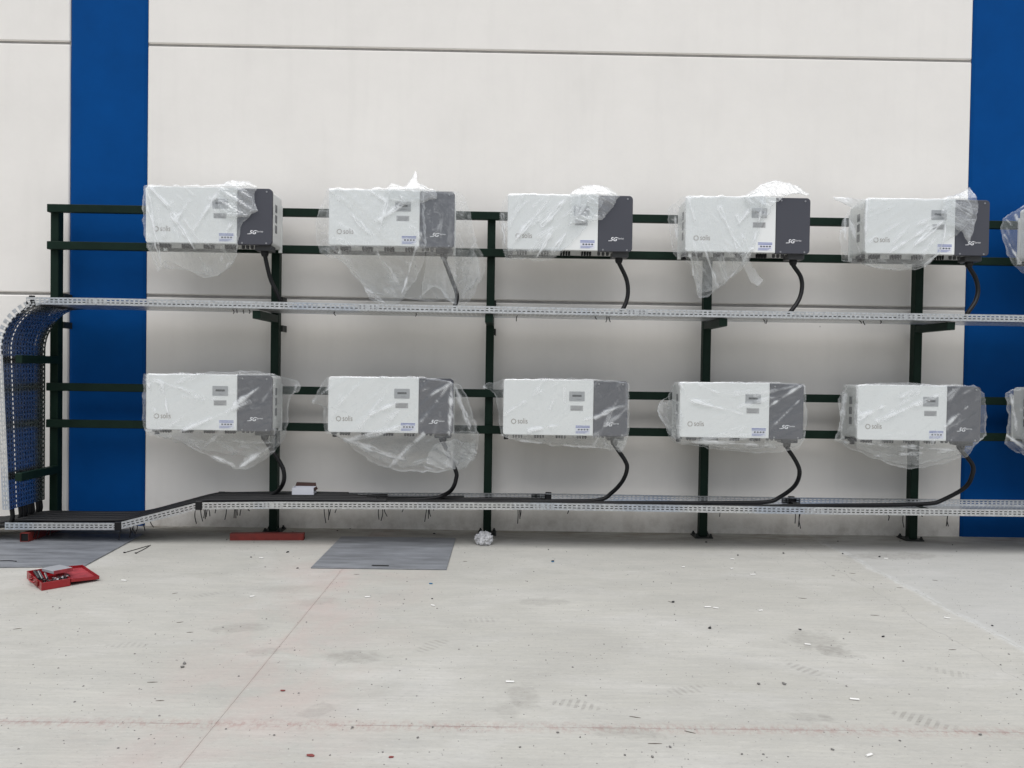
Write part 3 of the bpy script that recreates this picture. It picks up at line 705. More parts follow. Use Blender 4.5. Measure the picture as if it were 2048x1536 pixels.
# ------------------------------------------------------------------ clear plastic bags (buckled sheets)
def vnoise(u, v, seed):
    rs = np.random.RandomState(seed); T = rs.rand(64, 64)
    i, j = np.floor(u).astype(int), np.floor(v).astype(int); fu, fv = u-i, v-j
    fu, fv = fu*fu*(3-2*fu), fv*fv*(3-2*fv)
    g = lambda a, b: T[a % 64, b % 64]
    return (g(i, j)*(1-fu)+g(i+1, j)*fu)*(1-fv)+(g(i, j+1)*(1-fu)+g(i+1, j+1)*fu)*fv
def resample(pts, n):
    p = np.array(pts, float)
    if len(p) > 2:
        p = np.array([tuple(q)[:2] for q in spline([(a, b, 0) for a, b in p], 6)])
    d = np.r_[0, np.cumsum(np.hypot(*np.diff(p, axis=0).T))]; t = np.linspace(0, d[-1], n)
    return np.stack([np.interp(t, d, p[:, k]) for k in range(2)], 1)
def at_np(px, py, Y):
    f, r, u = np.array(_fw), np.array(_rt), np.array(_up)
    d = f*F_PX + r*(px-1024)[..., None] + u*(768-py)[..., None]
    return np.array([0, -CAM_D, CAM_H]) + d*((Y+CAM_D)/d[..., 1])[..., None]
def sheet(inv, rect, top, right, bottom, left, seed, nu=110, nv=78, folds=(), nrand=18, milk=.0, ex=.028, ang=0.6, amp=.014, yoff=0.0, iters=110, back=.22, hang=.10, jit=2.2, bk=.9):
    x0, z0 = inv; L, T, R, B = rect
    t, b = resample(top, nu), resample(bottom, nu); l, r = resample(left, nv), resample(right, nv)
    u = np.linspace(0, 1, nu)[None, :, None]; v = np.linspace(0, 1, nv)[:, None, None]
    C = (1-v)*t[None]+v*b[None]+(1-u)*l[:, None]+u*r[:, None]-((1-u)*(1-v)*t[0]+u*(1-v)*t[-1]+(1-u)*v*b[0]+u*v*b[-1])
    px, py = C[..., 0].copy(), C[..., 1].copy()
    for k in range(2):
        q = (px, py)[k]; q += jit*2*(vnoise(px/13+k*9, py/13, seed+k)-.5)+jit*(vnoise(px/5, py/5+k*5, seed+7+k)-.5)
    s = 232.0
    dl = np.maximum.reduce([L-px, px-R, T-py, 0*px])/s; db = np.maximum(py-B, 0)/s
    Y = -0.612 + back*(1-np.exp(-(dl/.10)**1.4)) + hang*(1-np.exp(-(db/.14)**1.5)) + yoff
    ca, sa = math.cos(ang), math.sin(ang); U, V_ = (px*ca+py*sa), (-px*sa+py*ca)
    w = 0
    for sc, am in ((.55, 1.0), (1.2, .45)):
        w = w+am*(1-np.abs(2*vnoise(U*sc/150+seed, V_*sc/22, seed+3)-1)*2)
        w = w+.28*am*(1-np.abs(2*vnoise(px*sc/34, py*sc/34+seed, seed+5)-1)*2)
    fold = np.zeros_like(px)
    rs = np.random.RandomState(seed+77); fl = [(a, b_, 1.0) for a, b_ in folds]
    for k in range(nrand):
        i0, j0 = rs.randint(0, nv), rs.randint(0, nu); ln = rs.uniform(30, 130); th = ang+rs.normal(0, .3)
        fl.append(((px[i0, j0], py[i0, j0]), (px[i0, j0]+ln*math.cos(th), py[i0, j0]+ln*math.sin(th)), rs.uniform(.10, .45)))
    nz = vnoise(px/11, py/11, seed+21)
    for (fx, fy), (gx, gy), st in fl:
        dx, dy = gx-fx, gy-fy; L2 = dx*dx+dy*dy
        tt = np.clip(((px-fx)*dx+(py-fy)*dy)/L2, 0, 1)
        dd = np.hypot(px-fx-tt*dx, py-fy-tt*dy)+(vnoise(px/38, py/38, seed+31)-.5)*8+(vnoise(px/12, py/12, seed+32)-.5)*3
        wd = 1.9*(1.25-.7*tt)*(.5+nz)
        fold = np.maximum(fold, 1.25*st*np.exp(-(dd/wd)**2)*(.35+.9*nz)*np.minimum(1, 3.2*(1.05-tt)))
    P = at_np(px, py, Y); P0 = P.copy()
    rest = {}
    def pairs():
        yield 'h', (slice(None), slice(0, -1)), (slice(None), slice(1, None)), 1.0
        yield 'v', (slice(0, -1), slice(None)), (slice(1, None), slice(None)), 1.0
        yield 'd', (slice(0, -1), slice(0, -1)), (slice(1, None), slice(1, None)), .8
        yield 'e', (slice(0, -1), slice(1, None)), (slice(1, None), slice(0, -1)), .8
        yield 'H', (slice(None), slice(0, -6)), (slice(None), slice(6, None)), bk
        yield 'V', (slice(0, -6), slice(None)), (slice(6, None), slice(None)), bk
    loc_ex = 1+ex*(.35+1.3*vnoise(px/60, py/60, seed+11))
    for k, a, c, st in pairs():
        rest[k] = np.linalg.norm(P[a]-P[c], axis=-1)*(.5*(loc_ex[a]+loc_ex[c]) if k not in 'HV' else 1+ex*.3)
    P[..., 1] -= amp*np.maximum(w, -.3)
    P[..., 1] -= .016*fold
    edge = np.zeros((nv, nu)); edge[0] = edge[-1] = 1; edge[:, 0] = edge[:, -1] = 1
    km = np.where(edge > 0, .30, .012)[..., None]
    wgt = np.ones((nv, nu, 1))
    for it in range(iters):
        acc = np.zeros_like(P); cnt = np.full((nv, nu, 1), 1e-6)
        for k, a, c, st in pairs():
            d = P[c]-P[a]; ln = np.linalg.norm(d, axis=-1, keepdims=True)+1e-9
            cor = d*(.5*st*(ln-rest[k][..., None])/ln)
            acc[a] += cor; acc[c] -= cor; cnt[a] += st; cnt[c] += st
        P += 1.5*acc/cnt
        P += km*(P0-P)
        ins = (P[..., 0] > x0-.012) & (P[..., 0] < x0+IW+.012) & (P[..., 2] > z0-.012) & (P[..., 2] < z0+IH+.012) & (Y < -.5)
        P[..., 1] = np.where(ins, np.minimum(P[..., 1], -.607), P[..., 1])
        P[..., 1] = np.clip(P[..., 1], -.71, -.27)
    Q = P.copy(); Q[1:-1, 1:-1] = (P[:-2, 1:-1]+P[2:, 1:-1]+P[1:-1, :-2]+P[1:-1, 2:])/4
    h = np.linalg.norm(P[:, 1:]-P[:, :-1], axis=-1).mean()
    cv = np.clip((np.linalg.norm(P-Q, axis=-1)/h-.16)/.55, 0, 1)
    rim = np.zeros_like(cv); rim[:2] = rim[-2:] = .26; rim[:, :2] = rim[:, -2:] = .26
    return P, np.clip(np.maximum.reduce([.38*cv, fold, rim*(.3+nz), milk*(.25+1.3*vnoise(px/22, py/22, seed+41))]), 0, 1)
def bag(row, i, rect, sheets, label):
    x0, z0 = INV[row, i]; mb_v, mb_f, o, crs = [], [], 0, []
    sheets[0]['folds'] = FOLDS.get((row, i), ())
    for k, sh in enumerate(sheets):
        P, cr = sheet((x0, z0), rect, seed=100*i+(50 if row == 't' else 0)+k*13+1, **sh)
        nv, nu = P.shape[:2]; idx = np.arange(nv*nu).reshape(nv, nu)+o
        f = np.stack([idx[:-1, :-1], idx[1:, :-1], idx[1:, 1:], idx[:-1, 1:]], -1).reshape(-1, 4)
        mb_v.append(P.reshape(-1, 3)); mb_f.append(f); o += nv*nu; crs.append(cr.ravel())
    V_, F_ = np.concatenate(mb_v), np.concatenate(mb_f)
    base = np.array([x0+IW/2, -.6, z0])
    me = bpy.data.meshes.new('plastic_bag'); me.from_pydata((V_-base).tolist(), [], F_.tolist())
    me.polygons.foreach_set('use_smooth', [True]*len(me.polygons)); me.materials.append(M_FILM); me.update()
    me.attributes.new('crease', 'FLOAT', 'POINT').data.foreach_set('value', np.concatenate(crs).astype(np.float32))
    ob = bpy.data.objects.new('plastic_bag', me); COL.objects.link(ob); ob.location = base
    return tag(ob, label, 'plastic bag', 'clear plastic bags left on the inverters')
D_ = dict
FOLDS = {('t', 0): [((293, 378), (325, 540)), ((345, 430), (420, 545)), ((470, 440), (395, 545)), ((300, 374), (345, 420)), ((470, 400), (440, 530)), ((380, 400), (345, 450)), ((440, 380), (380, 470))],
 ('t', 1): [((660, 380), (745, 475)), ((745, 470), (762, 525)), ((780, 380), (757, 470)), ((848, 560), (790, 606)), ((770, 400), (735, 380)), ((700, 560), (775, 610)), ((760, 440), (815, 400)), ((840, 470), (800, 600))],
 ('t', 2): [((1020, 495), (1100, 395)), ((1085, 450), (1140, 390)), ((1178, 400), (1100, 512)), ((1160, 385), (1150, 450)), ((1100, 470), (1070, 520)), ((1005, 430), (1012, 515))],
 ('t', 3): [((1375, 395), (1440, 592)), ((1440, 418), (1484, 512)), ((1530, 382), (1505, 500)), ((1505, 500), (1455, 562)), ((1380, 512), (1397, 596)), ((1350, 420), (1356, 510)), ((1500, 420), (1460, 470))],
 ('t', 4): [((1733, 398), (1730, 500)), ((1895, 400), (1885, 500)), ((1780, 505), (1870, 445)), ((1700, 440), (1722, 515)), ((1830, 490), (1900, 430)), ((1885, 500), (1845, 534)), ((1690, 430), (1690, 515))],
 ('t', 5): [((2012, 440), (2048, 480)), ((2008, 470), (2040, 535)), ((2030, 430), (2060, 520))],
 ('b', 0): [((295, 755), (316, 850)), ((325, 770), (340, 845)), ((470, 810), (545, 755)), ((340, 872), (520, 795)), ((330, 872), (480, 936)), ((592, 770), (570, 865)), ((480, 934), (560, 880)), ((310, 760), (400, 790))],
 ('b', 1): [((905, 760), (830, 860)), ((906, 760), (952, 895)), ((905, 765), (845, 800)), ((690, 882), (820, 850)), ((700, 882), (870, 941)), ((740, 830), (860, 775)), ((903, 765), (895, 935)), ((625, 803), (665, 770)), ((845, 870), (780, 930))],
 ('b', 2): [((1010, 828), (1095, 775)), ((1100, 818), (1112, 783)), ((1060, 862), (1190, 835)), ((1190, 835), (1240, 812)), ((1020, 880), (1240, 902)), ((968, 774), (1004, 800))],
 ('b', 3): [((1600, 772), (1480, 852)), ((1362, 768), (1385, 815)), ((1380, 800), (1500, 832)), ((1540, 858), (1604, 795)), ((1350, 882), (1590, 892)), ((1400, 770), (1470, 800))],
 ('b', 4): [((1720, 835), (1835, 778)), ((1890, 852), (1964, 788)), ((1755, 842), (1890, 785)), ((1690, 884), (1930, 902)), ((1740, 912), (1900, 903)), ((1690, 790), (1678, 870)), ((1715, 770), (1712, 870))],
 ('b', 5): [((2020, 790), (2030, 870)), ((2012, 870), (2060, 905))]}
bag('t', 0, (291, 372, 548, 488), [
    D_(top=[(289, 371), (370, 370), (440, 369), (478, 366)], right=[(478, 366), (505, 398), (500, 428), (482, 452), (476, 490), (468, 525), (440, 550)], bottom=[(316, 545), (332, 526), (358, 532), (384, 546), (410, 557), (440, 550)], left=[(289, 371), (285, 420), (291, 478), (300, 510), (316, 545)], ang=1.1),
    D_(top=[(438, 374), (456, 362), (494, 362), (514, 374)], right=[(514, 374), (508, 396), (516, 424)], bottom=[(442, 432), (476, 436), (516, 424)], left=[(438, 374), (436, 402), (442, 432)], ex=.13, amp=.03, milk=.24, nrand=24, nu=56, nv=46, yoff=-.02, back=.1),
    D_(top=[(296, 490), (380, 488), (478, 488)], right=[(478, 488), (464, 530), (425, 553)], bottom=[(318, 535), (370, 540), (425, 553)], left=[(296, 490), (302, 512), (318, 535)], yoff=.12, nu=60, nv=36, ang=1.3)],
    'clear bag pulled aside on the upper inverter next to the first blue column')
bag('t', 1, (658, 378, 910, 493), [
    D_(top=[(654, 377), (720, 377), (790, 374), (848, 378)], right=[(848, 378), (850, 450), (851, 505), (838, 545), (815, 582), (797, 609)], bottom=[(758, 608), (776, 612), (797, 609)], left=[(654, 377), (634, 440), (640, 505), (682, 522), (716, 562), (742, 598), (758, 608)], ang=.75, ex=.03),
    D_(top=[(842, 380), (880, 380), (926, 388)], right=[(926, 388), (940, 425), (955, 490), (971, 532), (957, 570), (934, 611)], bottom=[(842, 592), (870, 574), (905, 606), (934, 611)], left=[(842, 380), (846, 450), (852, 520), (842, 592)], ang=1.45, ex=.035, amp=.016),
    D_(top=[(770, 382), (784, 368), (812, 371), (831, 343), (838, 366), (872, 380)], right=[(872, 380), (872, 396)], bottom=[(778, 402), (825, 408), (872, 396)], left=[(770, 382), (778, 402)], ex=.13, amp=.03, milk=.24, nrand=24, nu=60, nv=30, yoff=-.015, back=.08),
    D_(top=[(642, 495), (780, 494), (950, 500)], right=[(950, 500), (958, 545), (925, 600)], bottom=[(745, 585), (830, 600), (925, 600)], left=[(642, 495), (690, 530), (745, 585)], yoff=.13, nu=60, nv=40, ang=1.2)],
    'clear bag hanging down to the tray from the upper inverter, spike on top')
bag('t', 2, (1016, 389, 1265, 502), [
    D_(top=[(1014, 388), (1080, 387), (1148, 388), (1172, 380)], right=[(1172, 380), (1206, 402), (1190, 428), (1166, 460), (1140, 490), (1112, 513)], bottom=[(1013, 521), (1050, 519), (1090, 521), (1112, 513)], left=[(1014, 388), (1000, 425), (1003, 480), (1013, 521)], ang=-.75),
    D_(top=[(1140, 390), (1152, 377), (1186, 370), (1216, 375), (1238, 392)], right=[(1238, 392), (1226, 412), (1204, 440)], bottom=[(1138, 452), (1170, 446), (1204, 440)], left=[(1140, 390), (1142, 420), (1138, 452)], ex=.13, amp=.03, milk=.24, nrand=24, nu=64, nv=44, yoff=-.02, back=.10),
    D_(top=[(1004, 500), (1060, 500), (1130, 498)], right=[(1130, 498), (1104, 516)], bottom=[(1012, 520), (1055, 518), (1104, 516)], left=[(1004, 500), (1012, 520)], yoff=.10, nu=50, nv=16)],
    'clear bag bunched towards the bare grey end of the upper inverter above the rag')
bag('t', 3, (1371, 393, 1623, 505), [
    D_(top=[(1362, 394), (1420, 392), (1488, 391), (1530, 378)], right=[(1530, 378), (1532, 420), (1518, 470), (1504, 505), (1488, 535), (1455, 563)], bottom=[(1397, 598), (1420, 592), (1455, 563)], left=[(1362, 394), (1336, 428), (1350, 508), (1376, 516), (1388, 560), (1397, 598)], ang=1.15, ex=.03),
    D_(top=[(1486, 393), (1512, 376), (1548, 362), (1586, 368), (1621, 391)], right=[(1621, 391), (1590, 388), (1566, 392)], bottom=[(1500, 420), (1530, 436), (1548, 410), (1566, 392)], left=[(1486, 393), (1492, 406), (1500, 420)], ex=.13, amp=.03, milk=.24, nrand=24, nu=72, nv=36, yoff=-.01, back=.10),
    D_(top=[(1478, 508), (1492, 506)], right=[(1492, 506), (1508, 534), (1526, 560)], bottom=[(1503, 566), (1516, 571), (1526, 560)], left=[(1478, 508), (1490, 540), (1503, 566)], nu=22, nv=40, ex=.10, yoff=-.02, milk=.25),
    D_(top=[(1345, 500), (1420, 500), (1505, 500)], right=[(1505, 500), (1485, 535), (1445, 565)], bottom=[(1396, 585), (1420, 580), (1445, 565)], left=[(1345, 500), (1378, 530), (1396, 585)], yoff=.13, nu=50, nv=36, ang=.9)],
    'clear bag with a long pointed corner hanging below the upper inverter and a loose tail')
bag('t', 4, (1731, 397, 1980, 508), [
    D_(top=[(1724, 398), (1800, 396), (1880, 397), (1925, 384)], right=[(1925, 384), (1946, 420), (1924, 462), (1893, 482), (1878, 510), (1850, 536)], bottom=[(1684, 523), (1730, 530), (1790, 541), (1850, 536)], left=[(1724, 398), (1692, 428), (1680, 470), (1684, 523)], ang=-.6),
    D_(top=[(1886, 400), (1912, 388), (1940, 374)], right=[(1940, 374), (1956, 410), (1948, 455), (1940, 485)], bottom=[(1893, 450), (1918, 462), (1940, 485)], left=[(1886, 400), (1884, 425), (1893, 450)], ex=.13, amp=.03, milk=.24, nrand=24, nu=50, nv=56, yoff=-.02, back=.10),
    D_(top=[(1667, 394), (1690, 395), (1730, 400)], right=[(1730, 400), (1726, 420)], bottom=[(1680, 404), (1700, 414), (1726, 420)], left=[(1667, 394), (1670, 400), (1680, 404)], ex=.08, nu=30, nv=16, jit=1, milk=.5),
    D_(top=[(1684, 500), (1770, 505), (1880, 505)], right=[(1880, 505), (1848, 532)], bottom=[(1700, 524), (1780, 538), (1848, 532)], left=[(1684, 500), (1700, 524)], yoff=.12, nu=60, nv=20)],
    'clear bag with an ear sticking out, on the upper inverter at the far blue column')
bag('t', 5, (2090, 400, 2340, 512), [
    D_(top=[(2005, 437), (2036, 420), (2090, 400), (2340, 402)], right=[(2340, 402), (2345, 560)], bottom=[(2026, 530), (2060, 550), (2200, 560), (2345, 560)], left=[(2005, 437), (2002, 470), (2016, 510), (2026, 530)], ang=1.0)],
    'crumpled clear bag cut by the picture edge, upper row')
bag('b', 0, (292, 749, 549, 861), [
    D_(top=[(289, 748), (380, 746), (500, 742), (560, 752), (592, 760)], right=[(592, 760), (599, 776), (580, 802), (574, 858), (560, 890), (528, 922)], bottom=[(316, 876), (345, 876), (400, 905), (480, 938), (528, 922)], left=[(289, 748), (286, 810), (289, 858), (316, 876)], ang=-.5),
    D_(top=[(290, 860), (400, 862), (572, 858)], right=[(572, 858), (556, 888), (522, 915)], bottom=[(322, 874), (410, 900), (522, 915)], left=[(290, 860), (300, 868), (322, 874)], yoff=.12, nu=60, nv=30, ang=.4)],
    'clear bag drooping below the lower inverter beside the first blue column')
bag('b', 1, (656, 755, 904, 865), [
    D_(top=[(652, 754), (740, 753), (850, 754), (924, 770)], right=[(924, 770), (940, 812), (957, 870), (950, 912), (929, 935)], bottom=[(652, 864), (690, 884), (725, 912), (780, 938), (870, 944), (929, 935)], left=[(652, 754), (640, 775), (622, 806), (644, 812), (646, 845), (652, 864)], ang=-.7, ex=.045),
    D_(top=[(650, 862), (760, 864), (952, 862)], right=[(952, 862), (948, 905), (915, 932)], bottom=[(690, 880), (790, 930), (915, 932)], left=[(650, 862), (668, 870), (690, 880)], yoff=.12, nu=66, nv=36, ang=-.5, ex=.09),
    D_(top=[(870, 890), (905, 880), (950, 885)], right=[(950, 885), (952, 912), (932, 934)], bottom=[(850, 925), (890, 938), (932, 934)], left=[(870, 890), (858, 908), (850, 925)], ex=.13, amp=.03, milk=.24, nrand=24, nu=50, nv=40, yoff=-.01)],
    'clear bag gathered round the cable under the second lower inverter')
bag('b', 2, (1007, 760, 1253, 870), [
    D_(top=[(1005, 758), (1080, 757), (1160, 757), (1256, 764)], right=[(1256, 764), (1259, 820), (1257, 872), (1244, 900)], bottom=[(1004, 872), (1035, 882), (1130, 896), (1244, 904)], left=[(1005, 758), (966, 773), (990, 790), (997, 845), (1004, 872)], ang=-.75, ex=.03, amp=.006),
    D_(top=[(1004, 868), (1120, 870), (1256, 870)], right=[(1256, 870), (1244, 898)], bottom=[(1020, 878), (1130, 890), (1244, 900)], left=[(1004, 868), (1010, 874), (1020, 878)], yoff=.11, nu=60, nv=18),
    D_(top=[(1228, 878), (1254, 878)], right=[(1254, 878), (1250, 892), (1243, 905)], bottom=[(1234, 904), (1243, 905)], left=[(1228, 878), (1228, 892), (1234, 904)], ex=.25, nu=20, nv=24, yoff=.04, milk=.3)],
    'smooth clear bag over the third lower inverter, flared ear near the post')
bag('b', 3, (1359, 765, 1609, 878), [
    D_(top=[(1350, 765), (1430, 763), (1530, 764), (1610, 770)], right=[(1610, 770), (1613, 820), (1611, 872), (1600, 896)], bottom=[(1350, 884), (1400, 894), (1460, 902), (1550, 905), (1600, 896)], left=[(1350, 765), (1338, 788), (1334, 830), (1338, 868), (1350, 884)], ang=-.4),
    D_(top=[(1340, 790), (1318, 806), (1346, 800), (1360, 806)], right=[(1360, 806), (1364, 840), (1358, 874)], bottom=[(1338, 868), (1348, 878), (1358, 874)], left=[(1340, 790), (1318, 812), (1326, 842), (1338, 868)], ex=.10, nu=34, nv=44, amp=.018, milk=.3),
    D_(top=[(1350, 876), (1460, 878), (1608, 876)], right=[(1608, 876), (1598, 893)], bottom=[(1370, 884), (1470, 898), (1598, 893)], left=[(1350, 876), (1360, 880), (1370, 884)], yoff=.11, nu=60, nv=16)],
    'clear bag with a crumpled tuft at the side of the fourth lower inverter')
bag('b', 4, (1714, 771, 1969, 882), [
    D_(top=[(1694, 770), (1760, 766), (1860, 768), (1940, 770), (1968, 785)], right=[(1968, 785), (1974, 820), (1970, 870), (1950, 890), (1936, 912)], bottom=[(1668, 882), (1740, 914), (1815, 938), (1890, 926), (1936, 912)], left=[(1694, 770), (1676, 800), (1680, 848), (1668, 882)], ang=-.65),
    D_(top=[(1676, 876), (1800, 880), (1968, 876)], right=[(1968, 876), (1948, 890), (1930, 908)], bottom=[(1700, 890), (1810, 930), (1930, 908)], left=[(1676, 876), (1686, 884), (1700, 890)], yoff=.12, nu=66, nv=30, ang=.2)],
    'clear bag sagging below the lower inverter at the far blue column')
bag('b', 5, (2082, 774, 2335, 886), [
    D_(top=[(2010, 788), (2030, 778), (2082, 770), (2335, 774)], right=[(2335, 774), (2338, 930)], bottom=[(2008, 886), (2048, 912), (2150, 930), (2338, 930)], left=[(2010, 788), (2014, 820), (2013, 866), (2008, 886)], ang=1.0)],
    'crumpled clear bag cut by the picture edge, lower row')

# ------------------------------------------------------------------ cable ties
def tie(p, dx, dy, dz, name='cable_tie', lab='short black cable tie hanging under the low tray', grp='cable ties hanging from the low tray'):
    a = Vector(p); q = a+Vector((dx, dy, dz)); mid = (a+q)/2+Vector((rnd.uniform(-.012, .012), rnd.uniform(-.01, .01), 0))
    tag(MB().tube(spline([a, mid, q], 4), .0040, 5).build(name, M_BLACK), lab, 'cable tie', grp)
for px, ln, tl in ((383, 30, 0), (391, 28, 3), (396, 22, 2), (402, 24, 1), (412, 17, 3), (414, 17, -3), (428, 9, 2), (454, 22, -4), (463, 23, 2), (465, 22, -2), (471, 16, 0), (484, 14, -4), (491, 7, -2), (494, 7, 2),
               (648, 29, 4), (652, 26, 2), (660, 18, -4), (665, 13, 0), (755, 26, 0), (763, 27, -3), (766, 20, 5), (802, 10, 0), (852, 30, -4), (857, 20, 0), (860, 15, 2), (867, 7, -1), (1036, 29, 0), (1039, 24, 2), (1042, 16, -1), (1136, 12, 1),
               (1443, 11, 0), (1502, 5, 0), (1598, 24, 1), (1602, 31, 2), (1608, 30, -4), (1777, 12, 1), (1806, 25, 2), (1815, 30, 1), (1855, 7, 0), (1900, 23, 0), (1910, 27, -1)):
    p = at(px, 1000, YF+.03); fz = floor_z(p.x)
    zone = 'near the top of its ramp' if px < 500 else 'below the second lower inverter' if px < 900 else 'below the third lower inverter' if px < 1200 else 'below the fourth lower inverter' if px < 1650 else 'near the last post'
    tie((p.x, YF+.02+rnd.uniform(0, .12), fz+.01), tl/232, rnd.uniform(-.01, .02), -ln/232-.01, lab='short black cable tie hanging under the low tray '+zone)
for px, ln, tl in ((243, 24, -3), (252, 24, 2), (264, 20, 7), (266, 18, -4), (276, 18, -3), (284, 16, 6), (292, 14, 9), (70, 20, -2), (80, 20, -4), (94, 18, -8), (101, 16, 0)):
    p = at(px, 1050, YF+.05); fz = floor_z(p.x)
    ln = min(ln/232, fz-.012)
    tie((p.x, YF+.04+rnd.uniform(0, .1), fz+.008), tl/232, rnd.uniform(-.02, .0), -ln, lab='black cable tie dangling under the ramp and low end of the tray', grp='cable ties under the ramp')
for px, ln, tl in ((463, 7, 3), (475, 6, 2), (484, 6, 2), (496, 6, 2), (668, 6, 2), (832, 5, 0), (1035, 10, -2), (1190, 4, 3), (1214, 9, -2), (1219, 8, 3), (1527, 6, 4), (1536, 7, -3), (1714, 4, 5), (1731, 6, 3), (1755, 4, 0)):
    p = at(px, 635, YF+.15); tie((p.x, YF+.10+rnd.uniform(0, .1), ufloor_z(p.x)+.004), tl/232, -.01, -ln/232-.012, lab='short black cable tie end poking under the upper tray', grp='cable tie ends under the upper tray')
for (a, b) in (((249, 1106), (297, 1092)), ((272, 1107), (301, 1091)), ((0, 1125), (33, 1126))):
    p, q = atz(*a), atz(*b); z = .0135 if a[0] < 5 else .0035
    p.z = q.z = z
    o = MB().tube(spline([p, (p+q)/2+Vector((.006, .012, 0)), q], 5), .003, 5)
    if a[0] > 5: o.box(p.x-.007, p.x+.007, p.y-.006, p.y+.006, .0005, .0085)
    tag(o.build('cable_tie', M_BLACK), {249: 'longer black cable tie lying on the concrete beside the grey plate', 272: 'shorter black cable tie lying on the concrete beside the grey plate', 0: 'black cable tie lying on the grey plate at the picture edge'}[a[0]], 'cable tie')

# ------------------------------------------------------------------ cover plates, red bar, box, rag, toolbox
def cover(x0, x1, y0, y1, label, slots):
    r = empty('cover_plate', ((x0+x1)/2, (y0+y1)/2, 0), label=label, cat='cover plate', group='grey steel cover plates')
    hx, hy = (x1-x0)/2, (y1-y0)/2
    MB().box(-hx, hx, -hy, hy, 0.0005, 0.0105, b=.0015).build('plate', M_COVER, r)
    for sx in slots: MB().box(sx-.065, sx+.065, -hy+.055, -hy+.085, .0106, .0118).build('lifting_slot', M_BLACK, r)
    return r
c1 = cover(-1.440, -.416, -1.425, -.375, 'grey steel cover plate on the concrete under the second lower inverter', (-.0,))
c2 = cover(-4.30, -3.13, -1.52, -.42, 'grey steel cover plate under the low end of the tray', ())
c2.rotation_euler.z = math.radians(4.5); c2.location.x -= .03
M = Matrix.Translation((-2.06, -.50, .0315)) @ Matrix.Rotation(math.radians(4), 4, 'Z')
bar = empty('red_steel_tube', (-2.06, -.50, 0), label='short red square steel tube lying at the foot of a post', cat='steel tube'); bar.rotation_euler.z = math.radians(4)
m = MB(); w, t = .03, .003
for (a, b, c, d) in ((-w, w, -w, -w+t), (-w, w, w-t, w), (-w, -w+t, -w+t, w-t), (w-t, w, -w+t, w-t)): m.box(-.315, .315, a, b, c+.0305, d+.0305)
m.build('tube_wall', M_REDSTEEL, bar); MB().box(-.30, .30, -w+t+.001, w-t-.001, .0305-w+t+.001, .0305+w-t-.001).build('dark_inside', M_BLACK, bar)
sup = empty('red_tube_prop', (-4.03, -.60, 0), label='red square tube propping the low end of the tray', cat='steel tube')
m = MB(); w = .036
for (a, b, c, d) in ((-w, w, 0, t), (-w, w, 2*w-t, 2*w), (-w, -w+t, t, 2*w-t), (w-t, w, t, 2*w-t)): m.box(a, b, -.14, .36, c+.011, d+.011)
m.build('tube_wall', M_REDSTEEL, sup); MB().box(-w+t+.001, w-t-.001, -.13, .35, .012+t, .010+2*w-t).build('dark_inside', M_BLACK, sup)
# cardboard box on the tray
pb = at(606, 991, -.40); zb = floor_z(pb.x)+2*CR+.012
cb = empty('cardboard_box', (pb.x, -.36, zb), label='small white cardboard box with open brown flap on the low tray', cat='box')
MB().box(-.096, .096, -.05, -.047, 0, .082).box(-.096, .096, .047, .05, 0, .082).box(-.096, -.093, -.0469, .0469, 0, .082).box(.093, .096, -.0469, .0469, 0, .082).box(-.0929, .0929, -.0469, .0469, 0, .003).build('carton', M_CARD, cb)
MB().add([(-.094, .05, .082), (.094, .05, .082), (.088, .062, .113), (-.085, .060, .116), (-.094, .0515, .082), (.094, .0515, .082), (.088, .0635, .113), (-.085, .0615, .116)], [(0, 1, 2, 3), (7, 6, 5, 4), (3, 2, 6, 7), (0, 3, 7, 4), (1, 5, 6, 2)]).build('lid_flap', M_BROWN, cb)
MB().add([(.0965, -.05, .082), (.0965, .047, .082), (.112, .045, .06), (.110, -.05, .055)], [(0, 1, 2, 3)]).build('side_flap', M_BROWN, cb)
# crumpled rag
bm = bmesh.new(); bmesh.ops.create_icosphere(bm, subdivisions=5, radius=1)
for v in bm.verts:
    n_ = v.co.normalized(); f = 0
    for k, (sc, am) in enumerate(((1.7, .34), (3.2, .34), (6.5, .18))):
        q = mnoise.noise(n_*sc+Vector((3.1+k, 1.7, .4))); f += am*(1-2.6*abs(q))
    v.co = n_*(.78+.55*f)
    v.co.x *= .074; v.co.y *= .062; v.co.z = max(v.co.z, -.86)*.060
me = bpy.data.meshes.new('crumpled_rag'); bm.to_mesh(me); bm.free(); me.materials.append(M_PAPER)
rag = bpy.data.objects.new('crumpled_rag', me); COL.objects.link(rag); rag.location = (-.158, -.575, .0525)
tag(rag, 'crumpled white rag lying in front of the third post foot', 'rag')
